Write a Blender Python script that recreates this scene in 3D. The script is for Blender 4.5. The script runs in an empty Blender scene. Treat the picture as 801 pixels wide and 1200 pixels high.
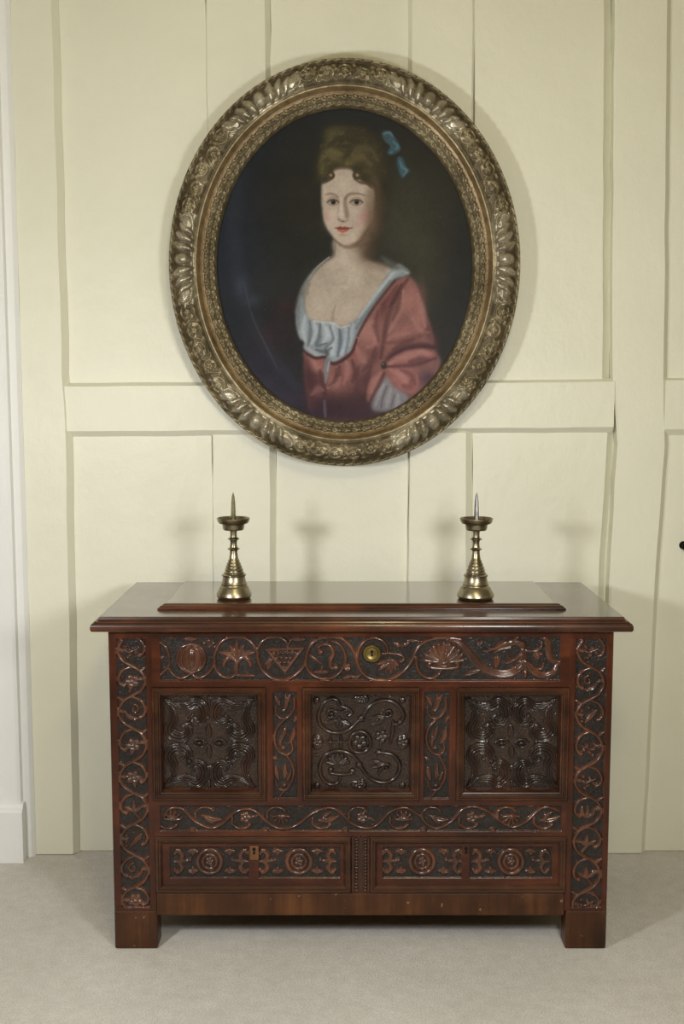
import bpy, math, random
import numpy as np
from mathutils import Vector

# ---------------------------------------------------------------- camera, light, exposure
scene = bpy.context.scene
COL = scene.collection
F_PX, PITCH, CAM_H, CAM_Y = 1312.0, 0.1085, 1.3655, -3.205

cam_data = bpy.data.cameras.new('camera')
cam_data.sensor_fit = 'VERTICAL'
cam_data.sensor_height = 36.0
cam_data.lens = 36.0 * F_PX / 1200.0
cam_data.clip_start = 0.05
cam = bpy.data.objects.new('camera', cam_data)
COL.objects.link(cam)
cam.location = (0.0, CAM_Y, CAM_H)
cam.rotation_euler = (math.pi / 2 - PITCH, 0, 0)
scene.camera = cam

world = bpy.data.worlds.new('world')
scene.world = world
world.use_nodes = True
bg = world.node_tree.nodes['Background']
bg.inputs[0].default_value = (1.0, 0.86, 0.62, 1)
bg.inputs[1].default_value = 0.05

def lamp(name, loc, power, color, radius):
    d = bpy.data.lights.new(name, 'POINT')
    d.energy = power
    d.color = color
    d.shadow_soft_size = radius
    o = bpy.data.objects.new(name, d)
    COL.objects.link(o)
    o.location = loc
    return o

def soft_lamp(name, loc, target, power, color, size):
    d = bpy.data.lights.new(name, 'AREA')
    d.shape = 'DISK'; d.size = size; d.energy = power; d.color = color
    o = bpy.data.objects.new(name, d)
    COL.objects.link(o)
    o.location = loc
    o.rotation_euler = (Vector(target) - Vector(loc)).to_track_quat('-Z', 'Y').to_euler()
    return o

# two photographer's stand lamps either side of the camera (their shadows fall both ways on the wall)
soft_lamp('stand_lamp', (-1.09, -2.00, 1.32), (0.0, -0.2, 0.75), 18.5, (1.0, 1.0, 0.99), 0.20)
soft_lamp('stand_lamp', (0.55, -2.17, 1.32), (0.1, -0.2, 0.75), 15.5, (1.0, 1.0, 0.99), 0.32)
# warm ceiling bulb behind the camera
lamp('ceiling_bulb', (0.2, -2.6, 2.35), 34.0, (1.0, 0.90, 0.55), 0.15)

vs = scene.view_settings
vs.view_transform = 'Standard'
vs.look = 'None'
vs.gamma = 1.0
vs.use_curve_mapping = False
vs.exposure = 0.0

# ---------------------------------------------------------------- helpers
def P(x, y, Y):
    """point of the plane at distance Y (wall = 0) seen at photo pixel x, y -> (X, Z)"""
    u = (x - 400.5) / F_PX
    v = (600.0 - y) / F_PX
    dy = math.cos(PITCH) + v * math.sin(PITCH)
    dz = -math.sin(PITCH) + v * math.cos(PITCH)
    k = (Y - CAM_Y) / dy
    return (u * k, CAM_H + dz * k)

def link(o, parent=None):
    COL.objects.link(o)
    if parent is not None:
        o.parent = parent
        o.matrix_parent_inverse = parent.matrix_world.inverted()
    return o

def empty(name, loc, label=None, cat=None, group=None, kind=None):
    o = bpy.data.objects.new(name, None)
    o.empty_display_size = 0.05
    o.location = loc
    COL.objects.link(o)
    o.matrix_world.translation = Vector(loc)
    tag(o, label, cat, group, kind)
    return o

def tag(o, label=None, cat=None, group=None, kind=None):
    if label: o['label'] = label
    if cat: o['category'] = cat
    if group: o['group'] = group
    if kind: o['kind'] = kind
    return o

def mesh_np(name, verts, quads, mats, parent=None, smooth=True, matidx=None, tris=None):
    me = bpy.data.meshes.new(name)
    verts = np.asarray(verts, dtype=np.float32)
    faces = [np.asarray(quads, dtype=np.int32).reshape(-1, 4)] if quads is not None else []
    nq = len(faces[0]) if faces else 0
    nt = 0
    if tris is not None:
        tris = np.asarray(tris, dtype=np.int32).reshape(-1, 3); nt = len(tris)
    loops = np.concatenate(([faces[0].ravel()] if nq else []) + ([tris.ravel()] if nt else []))
    starts = np.concatenate((np.arange(nq) * 4, nq * 4 + np.arange(nt) * 3)).astype(np.int32)
    me.vertices.add(len(verts)); me.vertices.foreach_set('co', verts.ravel())
    me.loops.add(len(loops)); me.loops.foreach_set('vertex_index', loops.astype(np.int32))
    me.polygons.add(nq + nt); me.polygons.foreach_set('loop_start', starts)
    me.polygons.foreach_set('use_smooth', np.full(nq + nt, smooth, dtype=bool))
    if matidx is not None:
        me.polygons.foreach_set('material_index', np.asarray(matidx, dtype=np.int32))
    for m in (mats if isinstance(mats, (list, tuple)) else [mats]):
        me.materials.append(m)
    me.update(calc_edges=True)
    me.validate()
    o = bpy.data.objects.new(name, me)
    return link(o, parent)

class MB:
    """collects simple solids for ONE mesh"""
    def __init__(s): s.v = []; s.f = []
    def add(s, vs, fs):
        b = len(s.v); s.v += [tuple(p) for p in vs]; s.f += [tuple(i + b for i in f) for f in fs]
    def box(s, x0, x1, y0, y1, z0, z1):
        s.add([(x0,y0,z0),(x1,y0,z0),(x1,y1,z0),(x0,y1,z0),(x0,y0,z1),(x1,y0,z1),(x1,y1,z1),(x0,y1,z1)],
              [(0,3,2,1),(4,5,6,7),(0,1,5,4),(1,2,6,5),(2,3,7,6),(3,0,4,7)])
    def lathe(s, prof, n=48, cx=0, cy=0):
        b = len(s.v); m = len(prof)
        for i in range(n):
            a = 2 * math.pi * i / n
            for r, z in prof: s.v.append((cx + r * math.cos(a), cy + r * math.sin(a), z))
        for i in range(n):
            for j in range(m - 1):
                a0 = b + i * m + j; a1 = b + ((i + 1) % n) * m + j
                s.f.append((a0, a1, a1 + 1, a0 + 1))
    def build(s, name, mat, parent=None, smooth=False, bevel=0, autosmooth=None):
        me = bpy.data.meshes.new(name)
        me.from_pydata(s.v, [], s.f)
        me.materials.append(mat)
        if smooth:
            me.polygons.foreach_set('use_smooth', [True] * len(me.polygons))
        me.update()
        if autosmooth:
            me.set_sharp_from_angle(angle=autosmooth)
        o = bpy.data.objects.new(name, me)
        link(o, parent)
        if bevel:
            md = o.modifiers.new('bevel', 'BEVEL'); md.width = bevel; md.segments = 2; md.limit_method = 'ANGLE'
        return o

def spline(pts, n=8, closed=False):
    """Catmull-Rom through the points"""
    p = np.asarray(pts, dtype=float)
    if len(p) < 3 and not closed:
        t = np.linspace(0, 1, n + 1)[:, None]
        return p[0] * (1 - t) + p[1] * t
    if closed:
        q = np.vstack((p[-1], p, p[0], p[1]))
    else:
        q = np.vstack((2 * p[0] - p[1], p, 2 * p[-1] - p[-2]))
    out = []
    t = np.linspace(0, 1, n, endpoint=False)[:, None]
    for i in range(1, len(q) - 2):
        a, b, c, d = q[i - 1], q[i], q[i + 1], q[i + 2]
        out.append(0.5 * (2 * b + (c - a) * t + (2 * a - 5 * b + 4 * c - d) * t**2 + (3 * b - a - 3 * c + d) * t**3))
    if not closed:
        out.append(q[-2][None])
    return np.vstack(out)

# ---------------------------------------------------------------- materials
def new_mat(name):
    m = bpy.data.materials.new(name)
    m.use_nodes = True
    nt = m.node_tree
    b = nt.nodes['Principled BSDF']
    return m, nt, b

def node(nt, kind, **kw):
    n = nt.nodes.new(kind)
    for k, v in kw.items(): setattr(n, k, v)
    return n

def ramp(nt, src, stops):
    r = node(nt, 'ShaderNodeValToRGB')
    e = r.color_ramp.elements
    while len(e) < len(stops): e.new(0.5)
    for i, (p, c) in enumerate(stops):
        e[i].position = p; e[i].color = (*c, 1)
    nt.links.new(src, r.inputs[0])
    return r

def noise(nt, scale, detail=4, rough=0.55, stretch=None, coord='Object'):
    tc = node(nt, 'ShaderNodeTexCoord')
    n = node(nt, 'ShaderNodeTexNoise')
    n.inputs['Scale'].default_value = scale
    n.inputs['Detail'].default_value = detail
    n.inputs['Roughness'].default_value = rough
    if stretch:
        mp = node(nt, 'ShaderNodeMapping')
        mp.inputs['Scale'].default_value = stretch
        nt.links.new(tc.outputs[coord], mp.inputs[0]); nt.links.new(mp.outputs[0], n.inputs[0])
    else:
        nt.links.new(tc.outputs[coord], n.inputs[0])
    return n

def bump(nt, b, src, strength, dist, prev=None):
    n = node(nt, 'ShaderNodeBump')
    n.inputs['Strength'].default_value = strength
    n.inputs['Distance'].default_value = dist
    nt.links.new(src, n.inputs['Height'])
    if prev is not None: nt.links.new(prev.outputs[0], n.inputs['Normal'])
    nt.links.new(n.outputs[0], b.inputs['Normal'])
    return n

def paint_mat(name, c1, c2, rough=0.45, bscale=1.0):
    m, nt, b = new_mat(name)
    n = noise(nt, 3.0, 5, 0.6)
    r = ramp(nt, n.outputs[0], [(0.3, c1), (0.7, c2)])
    nt.links.new(r.outputs[0], b.inputs['Base Color'])
    b.inputs['Roughness'].default_value = rough
    n1 = noise(nt, 14, 4, 0.6)
    n2 = noise(nt, 60, 3, 0.6, (1, 1, 0.25))
    b1 = bump(nt, b, n1.outputs[0], 0.15 * bscale, 0.02)
    bump(nt, b, n2.outputs[0], 0.08 * bscale, 0.006, b1)
    return m

def wood_mat(name, dark, mid, light, rough=0.3, stretch=(1, 1, 0.08), scale=28, coat=0.3, bstr=0.15, crough=0.13, spec=0.25):
    m, nt, b = new_mat(name)
    n = noise(nt, scale, 6, 0.65, stretch)
    n2 = noise(nt, 7, 4, 0.6)
    mx = node(nt, 'ShaderNodeMath', operation='MULTIPLY_ADD')
    mx.inputs[1].default_value = 0.55
    h = node(nt, 'ShaderNodeMath', operation='MULTIPLY'); h.inputs[1].default_value = 0.45
    nt.links.new(n2.outputs[0], h.inputs[0])
    nt.links.new(n.outputs[0], mx.inputs[0]); nt.links.new(h.outputs[0], mx.inputs[2])
    r = ramp(nt, mx.outputs[0], [(0.34, dark), (0.5, mid), (0.66, light)])
    nt.links.new(r.outputs[0], b.inputs['Base Color'])
    rr = node(nt, 'ShaderNodeMapRange')
    rr.inputs[3].default_value = rough - 0.07; rr.inputs[4].default_value = rough + 0.12
    nt.links.new(n2.outputs[0], rr.inputs[0]); nt.links.new(rr.outputs[0], b.inputs['Roughness'])
    b.inputs['Coat Weight'].default_value = coat
    b.inputs['Coat Roughness'].default_value = crough
    b.inputs['Specular IOR Level'].default_value = spec
    bump(nt, b, n.outputs[0], bstr, 0.002)
    return m

M = {}
M['cream'] = paint_mat('cream_paint', (0.765, 0.76, 0.63), (0.81, 0.805, 0.675))
M['white_paint'] = paint_mat('pale_paint', (0.81, 0.825, 0.82), (0.85, 0.865, 0.86))
M['ceiling'] = paint_mat('ceiling_paint', (0.62, 0.56, 0.42), (0.66, 0.6, 0.46))
M['room'] = paint_mat('dim_unseen_wall', (0.30, 0.25, 0.16), (0.36, 0.3, 0.2))  # made-up dim brown for the unseen walls, chosen to cut bounced fill
RED = ((0.020, 0.0065, 0.0035), (0.050, 0.0125, 0.0055), (0.12, 0.031, 0.0105))
M['wood_v'] = wood_mat('red_oak_upright', *RED)
M['wood_h'] = wood_mat('red_oak_level', *RED, stretch=(0.08, 1, 1))
M['carve'] = wood_mat('carved_oak', (0.026, 0.011, 0.008), (0.066, 0.025, 0.014), (0.15, 0.052, 0.024), rough=0.3, scale=40, coat=1.0, crough=0.12)
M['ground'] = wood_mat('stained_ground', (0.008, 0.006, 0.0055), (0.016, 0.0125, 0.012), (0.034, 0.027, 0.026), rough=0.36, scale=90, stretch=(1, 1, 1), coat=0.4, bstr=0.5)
M['panel'] = wood_mat('dark_panel_oak', (0.010, 0.005, 0.004), (0.021, 0.0105, 0.0075), (0.042, 0.019, 0.012), rough=0.3, scale=34, coat=1.0, crough=0.13)
M['moulding'] = wood_mat('dark_moulding', (0.018, 0.0075, 0.0042), (0.045, 0.0165, 0.008), (0.095, 0.036, 0.016), rough=0.3, stretch=(0.1, 1, 1), coat=0.5)
M['lid'] = wood_mat('lid_oak', (0.034, 0.015, 0.007), (0.075, 0.033, 0.014), (0.13, 0.058, 0.024), rough=0.2, stretch=(0.06, 1, 1), coat=1.0, bstr=0.05, crough=0.13, spec=0.4)
M['lid_cleat'] = wood_mat('lid_cleat_oak', (0.022, 0.009, 0.005), (0.050, 0.020, 0.010), (0.09, 0.036, 0.016), rough=0.3, stretch=(1, 0.06, 1), coat=0.95, bstr=0.07, crough=0.15, spec=0.4)
M['plate'] = wood_mat('lock_plate_wood', (0.06, 0.025, 0.01), (0.14, 0.06, 0.022), (0.22, 0.10, 0.04), rough=0.4)
M['lid_edge'] = wood_mat('lid_edge_oak', (0.014, 0.005, 0.003), (0.045, 0.014, 0.006), (0.12, 0.036, 0.012), rough=0.3, stretch=(0.07, 1, 1), coat=0.5, scale=34)
M['foot'] = wood_mat('worn_foot_oak', (0.022, 0.009, 0.004), (0.060, 0.022, 0.008), (0.13, 0.050, 0.016), rough=0.42, coat=0.15)

def specks(m):
    nt = m.node_tree; b = nt.nodes['Principled BSDF']
    src = b.inputs['Base Color'].links[0].from_socket
    n = noise(nt, 55, 2, 0.5); r = ramp(nt, n.outputs[0], [(0.70, (0, 0, 0)), (0.74, (1, 1, 1))])
    mx = node(nt, 'ShaderNodeMix', data_type='RGBA'); nt.links.new(r.outputs[0], mx.inputs[0])
    nt.links.new(src, mx.inputs[6]); mx.inputs[7].default_value = (0.22, 0.14, 0.07, 1)
    nt.links.new(mx.outputs[2], b.inputs['Base Color'])
specks(M['foot'])

def metal_mat(name, c1, c2, rough, scale=30):
    m, nt, b = new_mat(name)
    n = noise(nt, scale, 4, 0.6)
    r = ramp(nt, n.outputs[0], [(0.35, c1), (0.65, c2)])
    nt.links.new(r.outputs[0], b.inputs['Base Color'])
    b.inputs['Metallic'].default_value = 1.0
    b.inputs['Roughness'].default_value = rough
    bump(nt, b, n.outputs[0], 0.08, 0.002)
    return m
M['brass'] = metal_mat('old_brass', (0.27, 0.235, 0.16), (0.42, 0.375, 0.27), 0.33)
M['brass_lock'] = metal_mat('lock_brass', (0.22, 0.16, 0.05), (0.38, 0.29, 0.11), 0.33)
M['steel'] = metal_mat('grey_steel', (0.13, 0.13, 0.125), (0.24, 0.24, 0.23), 0.42)
M['iron'] = metal_mat('black_iron', (0.012, 0.011, 0.010), (0.03, 0.028, 0.025), 0.5)

def carpet_mat():
    m, nt, b = new_mat('greige_carpet')
    n = noise(nt, 260, 3, 0.75)
    n2 = noise(nt, 2.2, 4, 0.6)
    n3 = noise(nt, 28, 4, 0.7)
    r = ramp(nt, n.outputs[0], [(0.3, (0.53, 0.51, 0.48)), (0.7, (0.86, 0.835, 0.80))])
    r2 = ramp(nt, n2.outputs[0], [(0.3, (0.88, 0.87, 0.86)), (0.7, (1.0, 1.0, 1.0))])
    r3 = ramp(nt, n3.outputs[0], [(0.3, (0.86, 0.86, 0.85)), (0.7, (1.0, 1.0, 1.0))])
    mx = node(nt, 'ShaderNodeMix', data_type='RGBA', blend_type='MULTIPLY'); mx.inputs[0].default_value = 1
    mx2 = node(nt, 'ShaderNodeMix', data_type='RGBA', blend_type='MULTIPLY'); mx2.inputs[0].default_value = 1
    nt.links.new(r.outputs[0], mx.inputs[6]); nt.links.new(r2.outputs[0], mx.inputs[7])
    nt.links.new(mx.outputs[2], mx2.inputs[6]); nt.links.new(r3.outputs[0], mx2.inputs[7])
    nt.links.new(mx2.outputs[2], b.inputs['Base Color'])
    b.inputs['Roughness'].default_value = 0.95
    b.inputs['Specular IOR Level'].default_value = 0.1
    b1 = bump(nt, b, n.outputs[0], 0.5, 0.004)
    bump(nt, b, n3.outputs[0], 0.25, 0.006, b1)
    return m
M['carpet'] = carpet_mat()

def attr_mat(name, attr, rough, metallic=0.0, coat=0.0):
    m, nt, b = new_mat(name)
    a = node(nt, 'ShaderNodeAttribute', attribute_name=attr)
    nt.links.new(a.outputs['Color'], b.inputs['Base Color'])
    b.inputs['Roughness'].default_value = rough
    b.inputs['Metallic'].default_value = metallic
    b.inputs['Coat Weight'].default_value = coat
    n = noise(nt, 180, 3, 0.6)
    bump(nt, b, n.outputs[0], 0.12, 0.001)
    return m
M['canvas'] = attr_mat('oil_painted_canvas', 'paint', 0.4)
M['canvas'].node_tree.nodes['Principled BSDF'].inputs['Specular IOR Level'].default_value = 0.10

# ---------------------------------------------------------------- the room
def struct_box(name, x0, x1, y0, y1, z0, z1, mat):
    b = MB(); b.box(x0, x1, y0, y1, z0, z1)
    return tag(b.build(name, mat), kind='structure')

RX0, RX1, RY0, RZ1 = -2.3, 2.5, -4.7, 2.62
struct_box('floor', RX0 - .1, RX1 + .1, RY0 - .1, 0.15, -0.1, 0.0, M['carpet'])
struct_box('ceiling', RX0 - .1, RX1 + .1, RY0 - .1, 0.15, RZ1, RZ1 + .1, M['ceiling'])
struct_box('wall_left', RX0 - .1, RX0, RY0, 0.05, 0, RZ1, M['room'])
struct_box('wall_right', RX1, RX1 + .1, RY0, 0.05, 0, RZ1, M['room'])
struct_box('wall_front', RX0, RX1, RY0 - .1, RY0, 0, RZ1, M['room'])
wall = struct_box('wall_back', RX0, RX1, 0.03, 0.15, 0, RZ1, M['cream'])

rng = random.Random(4)
def member(name, left, right, z0, z1, y_front, y_back=0.04, cl=0.003, cr=0.003, cb=0.003, ct=0.003,
           cdl=None, cdr=None, mat=None, wob=0.0015, n=14):
    """upright board of the panelling; left/right are X(z) edge lines, c* the chamfer widths, cd* chamfer depths"""
    b = MB(); cd = 0.02
    rows = []
    zs = [z0 + (z1 - z0) * i / n for i in range(n + 1)]
    zi = [z0 + cb] + zs[1:-1] + [z1 - ct]
    def dep(c, d): return d if d is not None else min(c * 1.1, cd)
    for i in range(n + 1):
        l = left(zs[i]) + rng.uniform(-wob, wob); r = right(zs[i]) + rng.uniform(-wob, wob)
        yl = y_front + dep(cl, cdl); yr = y_front + dep(cr, cdr)
        ye = 0.0
        zz, zf = zs[i], zi[i]
        edge = (i == 0 and dep(cb, None)) or (i == n and dep(ct, None)) or 0
        rows.append([(l, y_back, zz), (l, max(yl, y_front + edge), zz), (l + cl, y_front, zf) if True else None,
                     (r - cr, y_front, zf), (r, max(yr, y_front + edge), zz), (r, y_back, zz)])
    vs_ = [p for row in rows for p in row]; fs = []
    for i in range(n):
        for j in range(5):
            a = i * 6 + j
            fs.append((a, a + 1, a + 7, a + 6))
    # chamfered ends
    m = n * 6
    fs.append((0, 5, 4, 1)); fs.append((1, 4, 3, 2))
    fs.append((m + 5, m, m + 1, m + 4)); fs.append((m + 4, m + 1, m + 2, m + 3))
    b.add(vs_, fs)
    return b.build(name, mat or M['cream'], wall)

def edge(*px, Y=-0.015):
    """edge line through photo points -> X(z)"""
    pts = sorted(((P(x, y, Y)[1], P(x, y, Y)[0]) for x, y in px))
    zs = [p[0] for p in pts]; xs = [p[1] for p in pts]
    def f(z):
        if len(zs) == 1: return xs[0]
        for i in range(len(zs) - 1):
            if z <= zs[i + 1] or i == len(zs) - 2:
                t = (z - zs[i]) / (zs[i + 1] - zs[i])
                return xs[i] + (xs[i + 1] - xs[i]) * t
    return f
def Zp(y, Y=-0.015): return P(400, y, Y)[1]
ZT = RZ1
zu, zl = Zp(447), Zp(510)          # rail band
YS = -0.028                        # front of the framing
# upper row
e_l = edge((12, 0), (42, 997)); e_s1 = edge((67, 0), (80, 450), (84, 512), (92, 997))
e_240 = edge((240, 0), (247, 450)); e_313 = edge((316, 0), (318, 450))
e_480 = edge((479, 0), (480, 450)); e_555 = edge((556, 0), (555, 443))
e_s4u = edge((709, 0), (707, 443)); e_785 = edge((787, 0), (783, 450))
member('panel', lambda z: e_s1(z) - .004, e_240, zu - .01, ZT, 0.0, cl=.001, cr=.002)
member('stile', e_240, e_313, zu - .01, ZT, -0.004, cl=.003, cr=.014, cdr=.02)
member('panel', e_313, e_480, zu - .01, ZT, 0.012, cl=.001, cr=.001)
member('stile', e_480, e_555, zu - .01, ZT, -0.006, cl=.010, cr=.006, cdl=.016)
member('panel', e_555, lambda z: e_s4u(z) + .024, zu - .01, ZT, -.006, cl=.002, cr=.026, cdr=.026)
# lower row
e_248 = edge((248, 512), (249, 690)); e_322 = edge((323, 512), (323, 690))
e_480l = edge((480, 512), (478, 690)); e_555l = edge((547, 507), (546, 690))
e_s4l = edge((714, 505), (703, 690), (697, 1000)); e_785l = edge((786, 505), (772, 690), (757, 1000))
member('panel', lambda z: e_s1(z) - .004, e_248, 0.0, zl + .01, 0.0, cl=.001, cr=.002)
member('stile', e_248, e_322, 0.0, zl + .01, -0.004, cl=.003, cr=.018, cdr=.022)
member('panel', e_322, e_480l, 0.0, zl + .01, 0.012, cl=.001, cr=.001)
member('stile', e_480l, lambda z: e_555l(z) + .018, 0.0, zl + .01, -0.014, cl=.002, cr=.02, cdr=.016)
member('panel', lambda z: e_555l(z) + .018, lambda z: e_s4l(z) + .018, 0.0, zl + .01, -.002, cl=.001, cr=.022, cdr=.024)
# outer stiles run floor to ceiling
member('stile', e_l, e_s1, 0.0, ZT, YS, cl=.004, cr=.014, n=26, cdr=.024)
e_s4 = lambda z: (e_s4u(z) if z > zu else e_s4l(z) if z < zl else e_s4l(zl) + (e_s4u(zu) - e_s4l(zl)) * (z - zl) / (zu - zl))
e_s4r = lambda z: (e_785(z) if z > zl else e_785l(z))
member('stile', lambda z: e_s4(z) + .024, lambda z: e_s4r(z), 0.0, ZT, YS + .008, cl=.006, cr=.016, n=26, cdl=.006, cdr=.02)
# panels right of the stile
member('panel', lambda z: e_785(z) - .006, lambda z: RX1, zu - .01, ZT, 0.0)
member('panel', lambda z: e_785l(z) - .006, lambda z: RX1, 0.0, zl + .01, 0.0)
# rails: chamfered top and bottom
def rail(x0, x1, ya0, ya1, yb0, yb1, ct, cb, yf):
    """ya = pixel heights of the upper edge at both ends, yb = lower edge"""
    b = MB(); n = 16; rows = []
    for i in range(n + 1):
        t = i / n; X = x0 + (x1 - x0) * t
        zt = Zp(ya0 + (ya1 - ya0) * t) + rng.uniform(-.001, .001)
        zb = Zp(yb0 + (yb1 - yb0) * t) + rng.uniform(-.001, .001)
        rows.append([(X, .035, zb), (X, yf + .024, zb), (X, yf, zb + cb), (X, yf, zt - ct), (X, yf + .02, zt), (X, .035, zt)])
    vs_ = [p for r in rows for p in r]; fs = []
    for i in range(n):
        for j in range(6):
            a = i * 6 + j; c = i * 6 + (j + 1) % 6
            fs.append((a, a + 6, c + 6, c))
    fs.append(tuple(range(6))); m = n * 6; fs.append(tuple(m + k for k in reversed(range(6))))
    b.add(vs_, fs)
    return b.build('rail', M['cream'], wall)
zmid = (zu + zl) / 2
rail(e_s1(zmid) - .015, e_s4(zmid) + .02, 449, 443, 513, 508, .010, .018, -.022)
rail(e_785(zmid) - .012, RX1 - .002, 443, 440, 511, 511, .006, .020, -.022)
# the pier that stands forward at the left, with its own baseboard
PX = e_l(1.2)
b = MB()
zs = [0, RZ1]; x0 = RX0 + .002
prof = [(x0, .02), (x0, -.062), (P(6, 0, -.06)[0] - .004, -.062), (P(6, 0, -.06)[0] + .006, -.054), (e_l(2.4) - .012, -.030), (e_l(2.4) + .004, -.027), (e_l(2.4) + .004, .02)]
prof = [(x0, .02), (x0, -.062), (PX - .036, -.062), (PX - .028, -.058), (PX - .024, -.046), (PX - .006, -.040), (PX + .004, -.030), (PX + .004, .02)]
k = len(prof)
b.add([(x, y, z) for z in zs for x, y in prof], [(i, (i + 1) % k, (i + 1) % k + k, i + k) for i in range(k)])
b.build('pier', M['white_paint'], wall)
xb, _ = P(27, 1000, -.085)
zt = P(20, 944, -.085)[1]
b = MB()
prof = [(-.05, 0), (-.084, 0), (-.084, zt - .022), (-.080, zt - .016), (-.074, zt - .012), (-.070, zt - .003), (-.066, zt), (-.05, zt)]
k = len(prof)
b.add([(x, y, z) for x in (x0, xb) for y, z in prof], [(i, (i + 1) % k, (i + 1) % k + k, i + k) for i in range(k)] + [tuple(range(k)), tuple(reversed(range(k, 2 * k)))])
bb = tag(b.build('baseboard_left', M['white_paint']), kind='structure')
# dark iron latch knob on the panel at the right edge of the picture
kx, kz = P(802.5, 640, -.02)
t = empty('iron_latch_knob', (kx, 0.0, kz), 'small dark iron knob on the cream panel at the right edge', 'knob')
b = MB(); b.lathe([(0, 0), (.012, 0), (.012, .003), (.004, .006), (.004, .018), (.009, .022), (.012, .028), (.010, .034), (0, .037)], 24)
v = [(kx + x, -z, kz + y) for x, y, z in b.v]; b.v = v
b.build('knob', M['iron'], t, smooth=True)

# ---------------------------------------------------------------- carved relief engine
class Relief:
    """height field over a rectangle; strokes and blobs raise it, each motif keeps an id"""
    def __init__(s, x0, x1, z0, z1, step, conv, px):
        s.nx = max(2, int(round((x1 - x0) / step)) + 1); s.nz = max(2, int(round((z1 - z0) / step)) + 1)
        s.xs = np.linspace(x0, x1, s.nx); s.zs = np.linspace(z0, z1, s.nz)
        s.X, s.Z = np.meshgrid(s.xs, s.zs)
        s.H = np.zeros_like(s.X); s.ID = np.zeros(s.X.shape, dtype=int)
        s.conv = conv; s.px = px; s.names = {}; s.cur = 0; s.T = None
        s.fixed = np.zeros(s.X.shape, dtype=bool)
    def crop(s, ox, oy, sc): s.T = (ox, oy, sc)
    def motif(s, name, cont=False):
        if not cont or s.cur == 0:
            s.cur = len(s.names) + 1; s.names[s.cur] = name
    def pts(s, pts):
        if s.T: pts = [(s.T[0] + x / s.T[2], s.T[1] + y / s.T[2]) for x, y in pts]
        return np.array([s.conv(x, y) for x, y in pts])
    def w(s, w): return np.asarray(w, dtype=float) * s.px / (s.T[2] if s.T else 1)
    def _put(s, iz, ix, h):
        sub = s.H[iz, ix]; m = h > sub
        m &= h > 1e-5
        sub[m] = h[m]; s.ID[iz, ix][m] = s.cur
    def _win(s, x0, x1, z0, z1):
        dx = s.xs[1] - s.xs[0]; dz = s.zs[1] - s.zs[0]
        a = int(np.clip((x0 - s.xs[0]) // dx, 0, s.nx)); b = int(np.clip((x1 - s.xs[0]) // dx + 2, 0, s.nx))
        c = int(np.clip((z0 - s.zs[0]) // dz, 0, s.nz)); d = int(np.clip((z1 - s.zs[0]) // dz + 2, 0, s.nz))
        return slice(c, d), slice(a, b)
    def stroke(s, pts, w, h=.006, mode='round', ridges=0, n=6, closed=False, smooth=True):
        p = s.pts(pts)
        if smooth: p = spline(p, n, closed)
        elif closed: p = np.vstack((p, p[:1]))
        ww = s.w(w); k = len(p)
        ww = np.interp(np.linspace(0, 1, k), np.linspace(0, 1, len(ww)), ww) if ww.ndim else np.full(k, float(ww))
        m = ww.max()
        iz, ix = s._win(p[:, 0].min() - m, p[:, 0].max() + m, p[:, 1].min() - m, p[:, 1].max() + m)
        X = s.X[iz, ix]; Z = s.Z[iz, ix]
        if X.size == 0: return
        Q = np.full(X.shape, 9.0)
        xs = s.xs[ix]; zs = s.zs[iz]
        for i in range(k - 1):
            a, b2 = p[i], p[i + 1]; mm = max(ww[i], ww[i + 1]) * 1.02
            i0 = np.searchsorted(xs, min(a[0], b2[0]) - mm); i1 = np.searchsorted(xs, max(a[0], b2[0]) + mm)
            j0 = np.searchsorted(zs, min(a[1], b2[1]) - mm); j1 = np.searchsorted(zs, max(a[1], b2[1]) + mm)
            if i1 <= i0 or j1 <= j0: continue
            x = X[j0:j1, i0:i1] - a[0]; z = Z[j0:j1, i0:i1] - a[1]
            d = b2 - a; L = d @ d + 1e-12
            t = np.clip((x * d[0] + z * d[1]) / L, 0, 1)
            q = np.hypot(x - t * d[0], z - t * d[1]) / np.maximum(ww[i] + (ww[i + 1] - ww[i]) * t, 1e-6)
            sub = Q[j0:j1, i0:i1]; np.minimum(sub, q, out=sub)
        s._put(iz, ix, s._prof(Q, h, mode, ridges))
    @staticmethod
    def _prof(Q, h, mode, ridges):
        q = np.clip(Q, 0, 1)
        if mode == 'flat':
            t = np.clip((1 - q) / 0.45, 0, 1); v = h * t * t * (3 - 2 * t)
        elif mode == 'vein':
            v = h * np.sqrt(1 - q * q) * (1 - 0.45 * np.exp(-(q / 0.22) ** 2))
        elif mode == 'dish':
            v = h * np.sqrt(1 - q * q) * (0.35 + 0.65 * np.clip(q / 0.7, 0, 1) ** 2)
        else:
            v = h * np.sqrt(1 - q * q)
        if ridges and mode == 'band':
            v = h * np.clip((1 - q) * 5, 0, 1) ** .5 * (0.30 + 0.70 * np.abs(np.cos(math.pi * ridges * q)))
        elif ridges:
            v = v * (0.72 + 0.28 * np.cos(2 * math.pi * ridges * q))
        return np.where(Q < 1, v, 0)
    def blob(s, c, rx, ry, h=.006, rot=0, mode='round', ridges=0):
        c = s.pts([c])[0]; rx = float(s.w(rx)); ry = float(s.w(ry)); m = max(rx, ry)
        iz, ix = s._win(c[0] - m, c[0] + m, c[1] - m, c[1] + m)
        x = s.X[iz, ix] - c[0]; z = s.Z[iz, ix] - c[1]
        ca, sa = math.cos(rot), math.sin(rot)
        Q = np.hypot((x * ca + z * sa) / rx, (-x * sa + z * ca) / ry)
        s._put(iz, ix, s._prof(Q, h, mode, ridges))
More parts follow.
